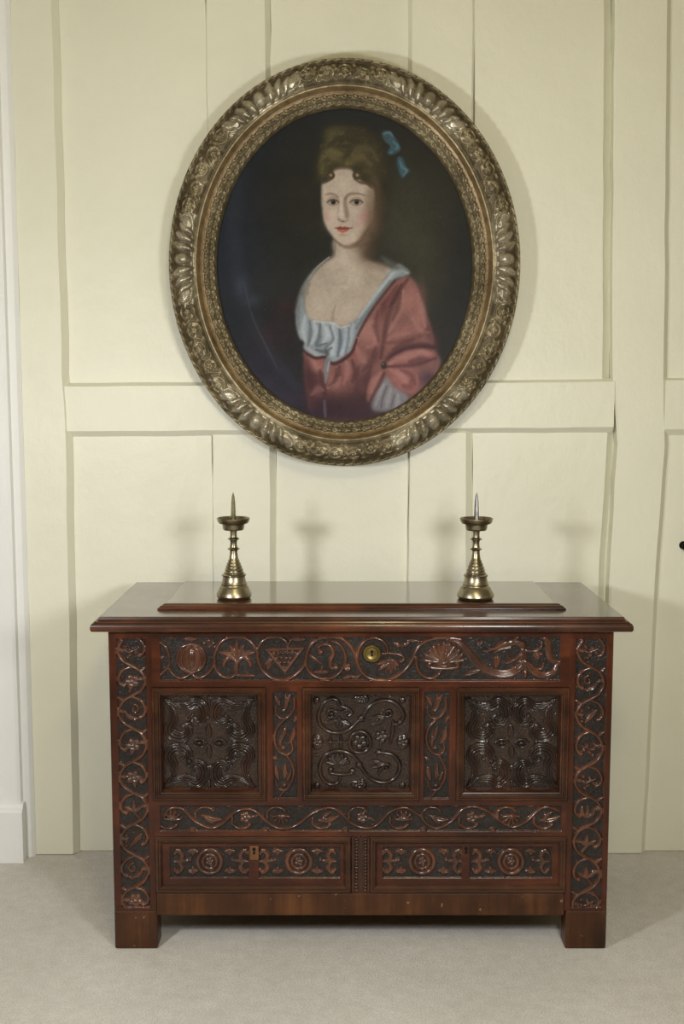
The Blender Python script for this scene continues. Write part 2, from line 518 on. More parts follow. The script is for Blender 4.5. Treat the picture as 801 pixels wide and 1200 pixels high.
    def ring(s, c, r, w, h=.005):
        s.stroke([(c[0] + r * math.cos(a), c[1] + r * math.sin(a)) for a in np.linspace(0, 2 * math.pi, 13)[:-1]], w, h, closed=True, n=4)
    def leaf(s, a, b, w, h=.005, bend=0, mode='vein'):
        mx, my = (a[0] + b[0]) / 2 - (b[1] - a[1]) * bend, (a[1] + b[1]) / 2 + (b[0] - a[0]) * bend
        s.stroke([a, (mx, my), b], [w * .25, w * .85, w, w * .7, w * .1], h, mode)
    def fan(s, c, r0, r1, a0, a1, n, w, h=.005):
        for i in range(n):
            a = math.radians(a0 + (a1 - a0) * i / max(1, n - 1))
            s.stroke([(c[0] + r0 * math.cos(a), c[1] - r0 * math.sin(a)), (c[0] + r1 * math.cos(a), c[1] - r1 * math.sin(a))], [w * .6, w], h, n=3)
    def spiral(s, c, r, a0, turns, w, h=.005, cw=1):
        pts = []
        for i in range(15):
            t = i / 14; a = math.radians(a0) + cw * turns * 2 * math.pi * t; rr = r * (1 - .8 * t)
            pts.append((c[0] + rr * math.cos(a), c[1] - rr * math.sin(a)))
        s.stroke(pts, [w, w * .8], h)
    def flower(s, c, r, n=5, h=.005, rot=0):
        for i in range(n):
            a = rot + 2 * math.pi * i / n
            s.blob((c[0] + r * .6 * math.cos(a), c[1] + r * .6 * math.sin(a)), r * .42, r * .42, h * .85)
        s.blob(c, r * .32, r * .32, h)

def build_board(name, R, rect_list, depth, face_y, back_y, mats, parent, ground_noise=.0010, seed=1, whole_ground=False):
    """rect_list: sunk fields (x0,x1,z0,z1) in metres; outside them the board keeps its face"""
    rs = np.random.RandomState(seed)
    H = R.H.copy()
    field = np.zeros(H.shape, dtype=bool)
    for x0, x1, z0, z1 in rect_list:
        field |= (R.X > x0) & (R.X < x1) & (R.Z > z0) & (R.Z < z1)
    if whole_ground: field[:] = True
    nz = rs.rand(*H.shape)
    nz = (nz + np.roll(nz, 1, 0) + np.roll(nz, 1, 1) + np.roll(nz, -1, 0)) / 4
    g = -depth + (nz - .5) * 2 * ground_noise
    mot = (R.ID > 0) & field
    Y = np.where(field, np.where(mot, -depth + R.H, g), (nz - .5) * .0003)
    ID = np.where(mot, R.ID, 0)
    n_x, n_z = R.nx, R.nz
    V = np.stack((R.X, face_y - Y, R.Z), -1).reshape(-1, 3)
    idx = np.arange(n_x * n_z).reshape(n_z, n_x)
    q = np.stack((idx[:-1, :-1], idx[:-1, 1:], idx[1:, 1:], idx[1:, :-1]), -1).reshape(-1, 4)
    fid = np.maximum.reduce([ID[:-1, :-1], ID[:-1, 1:], ID[1:, 1:], ID[1:, :-1]]).reshape(-1)
    fg = (field[:-1, :-1] & field[:-1, 1:] & field[1:, 1:] & field[1:, :-1]).reshape(-1)
    base = fid == 0
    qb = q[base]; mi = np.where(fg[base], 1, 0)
    # body behind the carved face
    c = [idx[0, 0], idx[0, -1], idx[-1, -1], idx[-1, 0]]
    nV = len(V)
    VB = np.vstack((V, [[R.xs[0], back_y, R.zs[0]], [R.xs[-1], back_y, R.zs[0]], [R.xs[-1], back_y, R.zs[-1]], [R.xs[0], back_y, R.zs[-1]],
                        V[c[0]], V[c[1]], V[c[2]], V[c[3]]]))
    f = nV + 4
    sk = np.array([[f + 1, f, nV, nV + 1], [f + 2, f + 1, nV + 1, nV + 2], [f + 3, f + 2, nV + 2, nV + 3], [f, f + 3, nV + 3, nV], [nV, nV + 3, nV + 2, nV + 1]])
    def sub(quads, verts):
        u, inv = np.unique(quads.ravel(), return_inverse=True)
        return verts[u], inv.reshape(-1, 4)
    vb, qq = sub(np.vstack((qb, sk)), VB)
    o = mesh_np(name, vb, qq, mats[:2], parent, True, np.concatenate((mi, np.zeros(5, int))))
    ncz, ncx = n_z - 1, n_x - 1
    F2 = fid.reshape(ncz, ncx)
    for i, nm in R.names.items():
        zz, xx = np.nonzero(F2 == i)
        if len(zz) < 4: continue
        a, b2, c2, d2 = zz.min(), zz.max() + 1, xx.min(), xx.max() + 1
        w = np.pad(F2[a:b2, c2:d2] == i, 1)
        lab = np.where(w, np.arange(w.size).reshape(w.shape) + 1, 0); big = w.size + 9
        while True:                                    # connected pieces
            m = np.where(w, lab, big); n2 = m.copy()
            for dz_ in (-1, 0, 1):
                for dx_ in (-1, 0, 1):
                    n2 = np.minimum(n2, np.roll(np.roll(m, dz_, 0), dx_, 1))
            for _ in range(2):                          # pointer jumping speeds it up
                ok = w & (n2 < big)
                flat = np.append(np.where(w, n2, big).ravel(), big)
                n2 = np.where(ok, np.minimum(n2, flat[np.clip(n2 - 1, 0, w.size)]), big)
            n2 = np.where(w, n2, 0)
            if (n2 == lab).all(): break
            lab = n2
        L = lab[1:-1, 1:-1]
        ids, cnt = np.unique(L[L > 0], return_counts=True)
        main = ids[cnt.argmax()]
        for k_, n_ in zip(ids, cnt):
            if n_ < 12: L[L == k_] = main
        for k_ in np.unique(L[L > 0]):
            pz, px_ = np.nonzero(L == k_)
            vm, qm = sub(q[(pz + a) * ncx + px_ + c2], V)
            mesh_np(nm, vm, qm, mats[2], o, True)
    return o

# ---------------------------------------------------------------- the carved chest
FY = -0.585                                   # front face of the framing
PXM = (FY - CAM_Y) / F_PX                     # metres per photo pixel on that face
def C(x, y): return P(x, y, FY)
CX = 0.0453
XL, XR = -0.5565, 0.6470
ZTOP = 0.792
YB = -0.13
STEP = 0.0013
DEP = 0.0065

chest = empty('carved_chest', (CX, -0.36, 0.0), 'dark carved oak chest with two drawers standing on the carpet', 'chest')

def R_(x0, x1, y0, y1):
    """pixel rectangle -> metres on the face"""
    ym = (y0 + y1) / 2; xm = (x0 + x1) / 2
    return C(x0, ym)[0], C(x1, ym)[0], C(xm, y1)[1], C(xm, y0)[1]

def roundel_vine(R, axis, crossings, amp, first, rs, w=2.2, vertical=True):
    """S-shaped stem down a stile with a curl and a different small plant in every loop"""
    def at(u, off):  # u along, off across
        c = axis(u)
        return (c + off, u) if vertical else (u, c + off)
    pts = []; sg = first
    for a, b2 in zip(crossings[:-1], crossings[1:]):
        m = (a + b2) / 2; L = b2 - a
        pts += [at(a, 0), at(a + L * .18, sg * amp * .66), at(m, sg * amp), at(b2 - L * .18, sg * amp * .66)]
        sg = -sg
    R.motif('vine_stem')
    R.stroke(pts[1:], w, .0062, n=5)
    sg = first
    for i, (a, b2) in enumerate(zip(crossings[:-1], crossings[1:])):
        m = (a + b2) / 2; L = b2 - a; o = -sg
        R.motif('vine_leaf')
        R.stroke([at(a + 1, 0), at(a + L * .14, o * amp * .62), at(a + L * .38, o * amp * .95), at(a + L * .58, o * amp * .86), at(a + L * .66, o * amp * .6)], [w * .9, w * .9, w * 1.05], .0060)
        R.blob(at(a + L * .66, o * amp * .58), w * 1.35, w * 1.35, .0064)
        k = rs.randrange(6); cc = at(m + 1, 0)
        x, y = cc; r = amp * .74
        if k == 0:                      # three-lobed leaf on a stem
            for an in (-150, -90, -30):
                R.leaf((x, y + r * .3), (x + r * math.cos(math.radians(an)), y + r * .3 + r * 1.1 * math.sin(math.radians(an))), 2.6, .0055)
            R.stroke([(x, y + r * .3), (x + sg * r * .5, y + r * .9)], 1.1, .005)
        elif k == 1:                    # berries
            for dx, dy in ((-.5, .1), (.05, .35), (.45, .0), (.35, .6), (-.15, -.35), (.5, -.5)):
                R.blob((x + r * dx * sg, y + r * dy), 2.1, 2.1, .006)
            R.stroke([(x - r * .7 * sg, y - r * .3), (x, y), (x + r * .5 * sg, y + r * .1)], 1.0, .005)
        elif k == 2:                    # hooked flower
            R.spiral((x - sg * r * .2, y - r * .35), r * .5, 90, .9, 1.5, .0058, sg)
            R.leaf((x - sg * r * .5, y + r * .6), (x + sg * r * .8, y - r * .2), 3.0, .0055, .15 * sg)
            R.blob((x - r * .3 * sg, y + r * .7), 2.0, 2.0, .0055)
        elif k == 3:                    # toothed leaf
            R.leaf((x - sg * r * .7, y - r * .6), (x + sg * r * .5, y + r * .7), 3.6, .0058)
            for t in (-.5, -.15, .2, .55):
                R.blob((x + sg * r * .75, y + r * t), 1.7, 1.2, .0052)
            R.blob((x + sg * r * .1, y - r * .8), 1.9, 1.9, .0055)
        elif k == 4:                    # flower
            R.flower((x, y), r * .75, 5, .006, rs.uniform(0, 1))
            R.leaf((x, y + r * .5), (x - sg * r * .3, y + r * 1.05), 1.8, .005)
        else:                           # tulip
            R.leaf((x, y + r * .6), (x - r * .55, y - r * .6), 2.6, .0055, -.2)
            R.leaf((x, y + r * .6), (x + r * .55, y - r * .6), 2.6, .0055, .2)
            R.leaf((x, y + r * .5), (x, y - r * .7), 2.0, .006)
        R.motif('vine_leaf')
        R.leaf(at(m - L * .05, sg * amp * .92), at(m - L * .02, sg * amp * .40), 2.4, .0054, .15)
        R.leaf(at(a + L * .16, sg * amp * .62), at(a + L * .02, sg * amp * 1.12), 2.2, .0054)
        # nicks left on the border
        R.motif('border_nib')
        R.blob(at(b2 - L * .12, sg * amp * 1.28), 3.0, 1.8, .006, mode='flat')
        sg = -sg

def line(x0, y0, x1, y1):
    return lambda u: x0 + (x1 - x0) * (u - y0) / (y1 - y0)

MATS_V = (M['wood_v'], M['ground'], M['carve']); MATS_H = (M['wood_h'], M['ground'], M['carve'])
# corner stiles
zst = C(150, 1067)[1]
xs_in_l = C(180, 900)[0]; xs_in_r = C(664.5, 900)[0]
for side, (xa, xb, axis, cr, fx0, fx1) in (
        ('l', (XL, xs_in_l, line(153, 750, 158.5, 1066), [744.5, 781, 816, 854, 893, 930, 966, 1003, 1040, 1072], (135.5, 142), (171, 174.5))),
        ('r', (xs_in_r, XR, line(693, 750, 686.5, 1066), [744.5, 782, 820, 857, 898, 934, 969, 1006, 1045, 1076], (674, 669.5), (711, 704.5)))):
    R = Relief(xa, xb, zst, ZTOP, STEP, C, PXM)
    roundel_vine(R, axis, cr, 16.0, -1, random.Random(3 if side == 'l' else 8))
    ra = C((fx0[0] + fx0[1]) / 2, 908)[0], C((fx1[0] + fx1[1]) / 2, 908)[0], C(150, 1064)[1], C(150, 749)[1]
    build_board('stile', R, [ra], DEP, FY, FY + .05, MATS_V, chest, seed=5)
# plain feet: the uncarved ends of the stiles
for xa, xb in ((XL - .001, C(184.5, 1090)[0]), (C(662, 1090)[0], XR + .001)):
    b = MB(); b.box(xa, xb, FY - .001, FY + .06, 0, zst)
    b.build('foot', M['foot'], chest, bevel=.004)
for xa, xb in ((XL, XL + .09), (XR - .09, XR)):
    b = MB(); b.box(xa, xb, YB - .05, YB, 0, ZTOP - .005)
    b.build('rear_leg', M['foot'], chest, bevel=.003)

# ---- top rail, its beasts and plants drawn from left to right
x0, x1, z0, z1 = xs_in_l, xs_in_r, C(400, 805)[1], ZTOP
R = Relief(x0, x1, z0, z1, STEP, C, PXM)
R.crop(180, 740, 6.675)
R.motif('vine_stem')
R.stroke([(45, 85), (95, 130), (120, 210), (110, 280), (50, 345)], 12)
R.stroke([(110, 280), (150, 340), (210, 370), (265, 350), (295, 320)], [12, 14, 10])
R.stroke([(285, 325), (335, 365), (390, 355), (440, 310), (470, 250), (472, 190), (505, 110), (560, 62), (640, 45), (720, 60), (780, 110), (815, 175)], 14)
R.stroke([(472, 250), (490, 310), (535, 355), (600, 365), (645, 330), (655, 250)], [13, 13, 10])
R.motif('pomegranate')
R.blob((292, 218), 118, 118, .0018, mode='flat')
for k in (-1, 1):
    R.stroke([(292, 98), (292 + k * 75, 130), (292 + k * 112, 210), (292 + k * 80, 290), (292, 335)], 11, .0066)
    R.stroke([(292, 102), (292 + k * 52, 150), (292 + k * 78, 220), (292 + k * 55, 290), (292, 330)], 10, .0066)
R.stroke([(292, 110), (250, 170), (240, 220), (260, 280), (292, 325)], 8, .0066)
R.blob((295, 220), 30, 78, .0066)
R.motif('small_flower'); 
for d in ((395, 95), (430, 75), (435, 120), (465, 95)): R.blob(d, 17, 15, .005)
R.motif('leaf'); R.leaf((235, 62), (340, 62), 18, .005); R.leaf((110, 45), (165, 45), 22, .005); R.leaf((40, 215), (75, 205), 15, .005)
R.motif('lily_plant')
for k in (-1, 1):
    R.stroke([(650, 255), (650 + k * 35, 215), (650 + k * 75, 215), (650 + k * 105, 260), (650 + k * 100, 280)], [10, 17, 20, 14, 5], .0058)
    R.leaf((650, 215), (650 + k * 140, 168), 25, .0055, -.08 * k)
    R.leaf((650, 215), (650 + k * 60, 105), 22, .0058)
R.leaf((650, 225), (645, 75), 22, .0062)
R.stroke([(650, 225), (640, 300)], 17, .0055, ridges=2)
R.motif('leaf'); R.leaf((640, 348), (800, 350), 17, .005)
R.crop(290, 740, 6.675)
R.motif('vine_stem')
R.stroke([(318, 122), (290, 72), (220, 45), (140, 62), (90, 110), (76, 165), (86, 245), (125, 320), (195, 372), (270, 382), (350, 360), (420, 300), (450, 240), (467, 160), (500, 100), (560, 60), (650, 45), (740, 62), (795, 105)], 14)
R.stroke([(455, 240), (470, 300), (510, 345), (570, 372), (650, 370), (725, 318), (764, 225), (748, 145), (705, 95), (660, 78)], [13, 13, 13, 8])
R.motif('grape_bunch')
R.stroke([(150, 145), (430, 135), (290, 318)], 15, .006, closed=True, smooth=False)
for row, (y, xs_) in enumerate(((172, (205, 240, 275, 310, 345, 375)), (208, (232, 266, 300, 332)), (244, (255, 290, 318)), (280, (285,)))):
    for xx in xs_: R.blob((xx, y), 15, 14, .006)
R.stroke([(322, 135), (324, 95), (345, 65)], 9, .005)
R.motif('leaf'); R.leaf((330, 62), (455, 68), 20, .0055)
R.motif('leaf'); R.leaf((190, 225), (130, 265), 15, .005); R.leaf((175, 215), (160, 300), 24, .005)
R.motif('scroll_tendril')
R.stroke([(565, 165), (555, 125), (600, 103), (650, 122), (670, 180), (645, 240), (655, 290), (690, 285)], [16, 10, 12, 14, 15, 14, 13])
R.blob((570, 165), 24, 22, .0065); R.blob((690, 287), 24, 24, .0065)
R.leaf((482, 185), (575, 258), 12, .0055)
R.leaf((522, 322), (635, 322), 17, .0055); R.leaf((580, 278), (580, 335), 14, .006)
R.motif('small_flower')
for d in ((765, 270), (790, 270), (768, 302), (795, 300)): R.blob(d, 14, 14, .0055)
R.crop(400, 740, 5.721)
R.motif('leaf'); R.leaf((5, 318), (80, 300), 14, .005); R.leaf((50, 300), (138, 288), 12, .005, .2)
R.motif('small_flower'); R.flower((38, 250), 24, 4, .0055)
R.motif('vine_stem')
R.stroke([(0, 48), (60, 100), (95, 170), (122, 250), (172, 308), (250, 330), (340, 318), (420, 268), (470, 200), (500, 135), (545, 80), (620, 52), (700, 45), (800, 55)], 13)
R.stroke([(105, 175), (122, 110), (170, 58), (240, 50), (295, 85), (312, 148)], 11)
R.stroke([(268, 152), (340, 150), (400, 162), (420, 185), (398, 206)], [10, 10, 12, 14])
R.stroke([(500, 175), (508, 240), (540, 296), (600, 318), (650, 292), (668, 258)], [12, 12, 9])
R.motif('acanthus_leaf')
for a, L in ((200, 105), (222, 115), (245, 108), (268, 100), (292, 82), (318, 70)):
    a = math.radians(a)
    R.leaf((335, 190), (335 + L * math.cos(a), 190 - L * math.sin(a)), 17, .0055)
R.motif('leaf'); R.blob((375, 90), 32, 18, .0055, -.4); R.blob((435, 88), 32, 18, .0055, .6); R.leaf((440, 60), (535, 70), 13, .0055)
R.motif('shell')
R.fan((688, 215), 40, 128, 8, 172, 11, 15, .0058)
R.blob((688, 195), 55, 48, .0062, ridges=2)
R.stroke([(605, 205), (590, 225), (600, 245), (690, 252), (770, 245), (782, 222), (765, 205)], [13, 16, 15, 14, 15, 16, 13], .0065)
R.crop(530, 740, 5.721)
R.motif('dragon')
R.stroke([(-5, 62), (60, 88), (112, 145), (165, 215), (225, 262), (310, 290), (390, 285), (445, 250), (470, 205), (480, 150), (470, 100), (440, 70)],
         [14, 20, 25, 27, 28, 29, 29, 27, 25, 24, 23, 22], .0068, ridges=2)
R.stroke([(470, 90), (420, 75), (350, 85), (300, 110), (262, 122)], [26, 27, 23, 17, 11], .0074)
R.stroke([(400, 68), (430, 48), (455, 32)], [14, 12, 5], .0072)
R.stroke([(390, 110), (330, 122), (275, 145)], [14, 10, 6], .006)
R.stroke([(262, 130), (205, 136)], [7, 4], .0055); R.stroke([(258, 118), (240, 108)], [6, 3], .0055)
R.blob((372, 76), 17, 11, .0086); R.ring((465, 110), 14, 5, .0082)
R.stroke([(455, 165), (420, 190), (375, 212), (355, 212)], [18, 12, 8, 4], .006); R.stroke([(400, 195), (375, 175), (372, 160)], [9, 4], .006)
R.stroke([(495, 130), (545, 134), (585, 120), (602, 90), (588, 80)], [14, 10, 9, 8, 4], .006)
R.leaf((560, 130), (575, 190), 26, .006); R.leaf((545, 160), (612, 150), 15, .006)
R.fan((485, 195), 10, 62, 215, 325, 6, 13, .0066)
R.blob((490, 288), 15, 34, .006)
R.stroke([(505, 225), (560, 280), (620, 298), (680, 275), (715, 210)], [22, 22, 20, 17, 12], .0062, ridges=1)
R.stroke([(720, 205), (670, 200), (650, 150), (645, 90), (630, 55), (597, 45)], [10, 18, 22, 22, 18, 8], .0064, ridges=2)
R.stroke([(530, 235), (570, 255), (605, 245), (610, 215)], [10, 9, 8, 6], .006)
R.motif('leaf'); R.leaf((170, 100), (205, 62), 20, .0055)
R.motif('leaf'); R.leaf((292, 245), (305, 165), 22, .0058); R.leaf((275, 180), (325, 190), 12, .0055)
R.motif('leaf'); R.leaf((85, 298), (195, 258), 19, .0058)
build_board('top_rail', R, [R_(187.5, 656, 747, 798)], DEP, FY, FY + .045, MATS_H, chest, seed=6)

# ---- panel surrounds, muntins
def mitred(name, rect, prof, mat, parent, smooth=False):
    """moulding run around a rectangle; prof = (inset, y) points"""
    x0, x1, z0, z1 = rect; k = len(prof); vs_ = []; fs = []
    for ins, y in prof:
        vs_ += [(x0 + ins, y, z0 + ins), (x1 - ins, y, z0 + ins), (x1 - ins, y, z1 - ins), (x0 + ins, y, z1 - ins)]
    for i in range(k - 1):
        for j in range(4):
            a = i * 4 + j; c = i * 4 + (j + 1) % 4
            fs.append((a, c, c + 4, a + 4))
    b = MB(); b.add(vs_, fs)
    return b.build(name, mat, parent, smooth=True, autosmooth=.5)

zp0, zp1 = C(400, 943)[1], C(400, 805)[1]     # panel zone between rails
def muntin(pxa, pxb, fa, fb, ox, sw):
    x0, x1 = C(pxa, 870)[0], C(pxb, 870)[0]
    R = Relief(x0, x1, C(400, 940)[1], zp1, STEP, C, PXM)
    R.crop(ox, 800, 8.28)
    R.motif('vine_stem')
    R.stroke([(285, 160), (282, 250), (225, 338), (155, 348), (108, 300), (105, 250)], [12, 14, 14, 10])
    R.stroke([(195, 355), (125, 435), (95, 520), (108, 620), (155, 685), (220, 703), (268, 660), (262, 590)], [13, 14, 14, 10])
    R.stroke([(210, 705), (262, 790), (280, 870), (262, 960), (210, 1040), (150, 1042), (115, 1005), (108, 960)], [13, 14, 14, 10])
    R.stroke([(185, 1060), (120, 1140)], 13)
    R.motif('flower_bud'); R.blob((180, 275), 22, 20, .006); R.leaf((180, 290), (200, 120), 26, .0055, .1); R.leaf((150, 230), (95, 130), 22, .0055); R.leaf((195, 230), (250, 120), 22, .0055)
    R.motif('flower_bud'); R.blob((180, 638), 24, 24, .006); R.leaf((165, 560), (205, 430), 26, .0055); R.leaf((230, 600), (285, 440), 26, .0055, .1); R.leaf((150, 620), (150, 520), 18, .005)
    R.motif('flower_bud'); R.blob((190, 1000), 24, 22, .006); R.leaf((130, 950), (100, 810), 26, .0055); R.leaf((190, 940), (200, 790), 26, .0058); R.leaf((215, 960), (255, 870), 18, .005)
    R.motif('leaf'); R.leaf((280, 385), (320, 320), 20, .0055); R.leaf((75, 730), (125, 745), 20, .0055)
    build_board('muntin', R, [R_(fa, fb, 811, 936)], DEP, FY, FY + .04, MATS_V, chest, seed=9)
muntin(310.5, 355, 319.5, 347.5, 310, 1)
muntin(490.5, 535, 496.5, 526.5, 488, 1)

def arch_panel(pxa, pxb, ipx, kind):
    """sunk carved panel inside a moulded frame"""
    rect = C(pxa, 870)[0], C(pxb, 870)[0], C(400, 938)[1], C(400, 805.5)[1]
    x0, x1, z0, z1 = rect
    PYF = FY + .018
    conv = lambda x, y: P(x, y, PYF)
    R = Relief(x0 + .016, x1 - .016, z0 + .012, z1 - .012, .001, conv, (PYF - CAM_Y) / F_PX)
    if kind == 'scroll':
        cx, cy = ipx; R.crop(cx - 385 / 5.933, cy - 390 / 5.933, 5.933)
        base = [(-305, -310), (-235, -262), (-155, -252), (-95, -278), (-52, -248), (-42, -190), (-75, -148), (-118, -165), (-112, -200)]
        for sw in (0, 1):
            for sx in (1, -1):
                for sy in (1, -1):
                    R.motif('wave_scroll')
                    pp = [(y, x) if sw else (x, y) for x, y in base]
                    pp = [(385 + sx * x, 390 + sy * y) for x, y in pp]
                    R.stroke(pp, [5, 20, 33, 40, 44, 42, 33, 22, 8], .009, mode='band', ridges=2.0, n=8)
                    if sw:
                        for k in range(3):
                            R.blob((385 + sx * (-150 + 14 * k), 390 + sy * (-128 + 26 * k - 30)), 14, 10, .0065)
        for sx in (-1, 1):
            R.motif('eye_boss')
            c = (385 + sx * 69, 393)
            for k in (-1, 1):
                R.stroke([(c[0] - 48, c[1]), (c[0] - 20, c[1] + k * 24), (c[0] + 20, c[1] + k * 24), (c[0] + 48, c[1])], 8, .0065)
            R.blob(c, 22, 13, .0075)
            R.motif('stud'); R.blob((385 + sx * 172, 385), 17, 14, .007); R.blob((385 + sx * 168, 415), 10, 12, .006)
        R.motif('leaf'); R.leaf((382, 355), (378, 262), 24, .006)
        R.motif('leaf'); R.leaf((385, 415), (383, 500), 22, .006)
        R.motif('stud'); R.blob((377, 217), 14, 12, .007); R.blob((388, 562), 18, 22, .0065)
        R.motif('stud'); R.leaf((382, 70), (382, 130), 12, .006); R.leaf((385, 650), (385, 710), 12, .006)
    else:
        R.crop(355, 805, 5.933)
        R.motif('leaf_scroll')
        R.stroke([(255, 130), (235, 95), (195, 84), (140, 118), (108, 190), (120, 262), (180, 313), (260, 320), (330, 290), (385, 235)], [10, 13, 13, 15, 15, 15, 15, 13], .0075)
        R.stroke([(250, 130), (305, 150), (340, 180), (318, 205)], [9, 11, 14], .006); R.spiral((193, 192), 34, 60, 1.1, 10, .007)
        R.stroke([(200, 160), (245, 175), (300, 165)], 9, .006); R.leaf((250, 215), (250, 290), 28, .006); R.leaf((235, 235), (150, 260), 20, .006); R.leaf((265, 235), (330, 265), 20, .006)
        R.motif('leaf_scroll')
        R.stroke([(410, 215), (450, 150), (510, 106), (590, 96), (660, 130), (696, 190), (682, 240), (645, 262), (620, 240)], [13, 15, 15, 15, 15, 14, 10], .0075)
        R.stroke([(625, 255), (622, 310), (605, 400)], [14, 17, 8], .006); R.spiral((592, 180), 32, 200, 1.1, 11, .0075)
        R.leaf((580, 215), (465, 225), 18, .006, .1); R.leaf((560, 225), (475, 275), 16, .006)
        R.motif('small_flower'); R.flower((545, 350), 48, 5, .0065)
        R.leaf((540, 380), (540, 440), 12, .006)
        R.motif('rosette'); R.ring((395, 386), 74, 14, .0075); R.flower((395, 386), 56, 5, .007, .4); R.blob((395, 386), 15, 15, .008)
        R.motif('leaf_scroll')
        R.stroke([(390, 530), (345, 480), (280, 450), (210, 450), (150, 482), (115, 560), (135, 640), (190, 680), (240, 668), (256, 630)], [13, 15, 15, 15, 15, 14, 10], .0075)
        R.stroke([(185, 580), (195, 602), (265, 612), (335, 605), (350, 585)], [13, 14, 13, 14, 13], .0068); R.blob((193, 575), 20, 18, .007); R.blob((340, 585), 20, 18, .007)
        R.motif('shell'); R.fan((240, 548), 15, 75, 15, 165, 7, 14, .0062)
        R.motif('leaf_scroll')
        R.stroke([(400, 555), (455, 628), (530, 664), (600, 660), (655, 612), (672, 545), (632, 482), (570, 460), (515, 458)], [13, 15, 15, 15, 15, 14, 10], .0075)
        R.blob((525, 458), 24, 22, .007); R.spiral((574, 566), 32, 30, 1.1, 11, .0075); R.leaf((560, 530), (465, 560), 18, .006, -.1); R.leaf((545, 525), (475, 515), 14, .006); R.leaf((540, 570), (520, 615), 13, .006)
        R.motif('stud'); R.blob((402, 222), 27, 27, .0085)
        R.motif('stud'); R.blob((390, 546), 27, 27, .0085)
        for nm, c, rx, ry in (('top', (405, 88), 58, 36), ('bot', (388, 682), 58, 40), ('l', (98, 388), 42, 58), ('r', (694, 386), 44, 58)):
            R.motif('half_rosette'); R.blob(c, rx, ry, .0055, mode='dish'); R.flower(c, min(rx, ry) * .9, 5, .0068)
        R.motif('bead_chain'); R.stroke([(150, 385), (310, 385)], 7, .0055)
        for xx in (190, 262): R.stroke([(xx, 345), (xx, 425)], [6, 14, 14, 6], .006, n=4); R.blob((xx, 385), 15, 12, .0068)
        for c in ((92, 95), (690, 95), (95, 690), (690, 690)):
            R.motif('stud'); R.blob(c, 24, 24, .005)
    build_board('carved_panel', R, [], .0075, PYF - .002, PYF + .02, (M['panel'], M['panel'], M['panel']), chest, seed=11, whole_ground=True)
    prof = [(0, FY + .03), (0, FY - .004), (.003, FY - .008), (.006, FY - .008), (.008, FY - .004), (.010, FY - .004), (.0125, FY - .007), (.015, FY - .005),
            (.0165, FY), (.019, FY + .001), (.0235, FY + .016), (.024, FY + .03)]
    mitred('panel_moulding', rect, prof, M['moulding'], chest)
arch_panel(178.5, 312, (245, 870.5), 'scroll')
arch_panel(354, 491.5, None, 'centre')
arch_panel(534, 666, (599.5, 870.5), 'scroll')

# ---- middle rail with running vine
R = Relief(xs_in_l, xs_in_r, C(400, 980)[1], C(400, 937)[1], STEP, C, PXM)
R.motif('vine_stem')
R.stroke([(192, 957), (196, 950), (204, 947), (214, 949), (228, 963), (246, 971), (260, 966), (274, 953), (288, 948.5), (300, 952), (312, 963), (325, 971), (338, 971), (350, 966), (364, 955), (383, 947), (398, 952), (411, 965), (428, 971),
          (442, 967), (457, 952), (474, 947), (490, 955), (501, 967), (514, 971), (529, 963), (542, 949), (555.5, 946), (571, 951), (586, 963), (601, 970), (617, 963), (632, 949), (643, 946.5), (655, 951)], 1.9, .0062, n=4)
rs = random.Random(12)
for i, (x, up) in enumerate(((203, 1), (246, 0), (289, 1), (330, 0), (383, 1), (426, 0), (474, 1), (512, 0), (555, 1), (600, 0), (643, 1))):
    d = 1 if up else -1; y = 959
    R.motif('vine_leaf')
    R.stroke([(x - 17, y), (x - 17, y + d * 7), (x - 10, y + d * 12), (x - 1, y + d * 11.5), (x + 4, y + d * 8)], [1.8, 1.6, 1.6, 1.8], .0058)
    R.blob((x + 3, y + d * 8.5), 2.2, 2, .006)
    k = i % 3
    if k == 0:
        R.fan((x - 1, y + d * 3), 3, 10, 10 if up else -10, 170 if up else -170, 6, 1.6, .0056); R.blob((x - 1, y + d * 2), 5, 2.4, .0062)
    elif k == 1:
        R.leaf((x - 10, y + 3 * d), (x + 14, y - 2 * d), 3.6, .0058, .1); R.leaf((x - 6, y), (x + 4, y - 7 * d), 2.6, .0056); R.blob((x - 4, y + 1), 2.4, 2.4, .0062)
    else:
        R.flower((x - 2, y), 7.5, 5, .006); R.leaf((x + 4, y), (x + 14, y - 3 * d), 2.4, .0055)
    R.motif('border_nib'); R.blob((x + 22, y + d * 15), 4.5, 3.5, .0064, mode='flat')
build_board('middle_rail', R, [R_(188, 658, 944.5, 974.5)], DEP, FY, FY + .045, MATS_H, chest, seed=13)

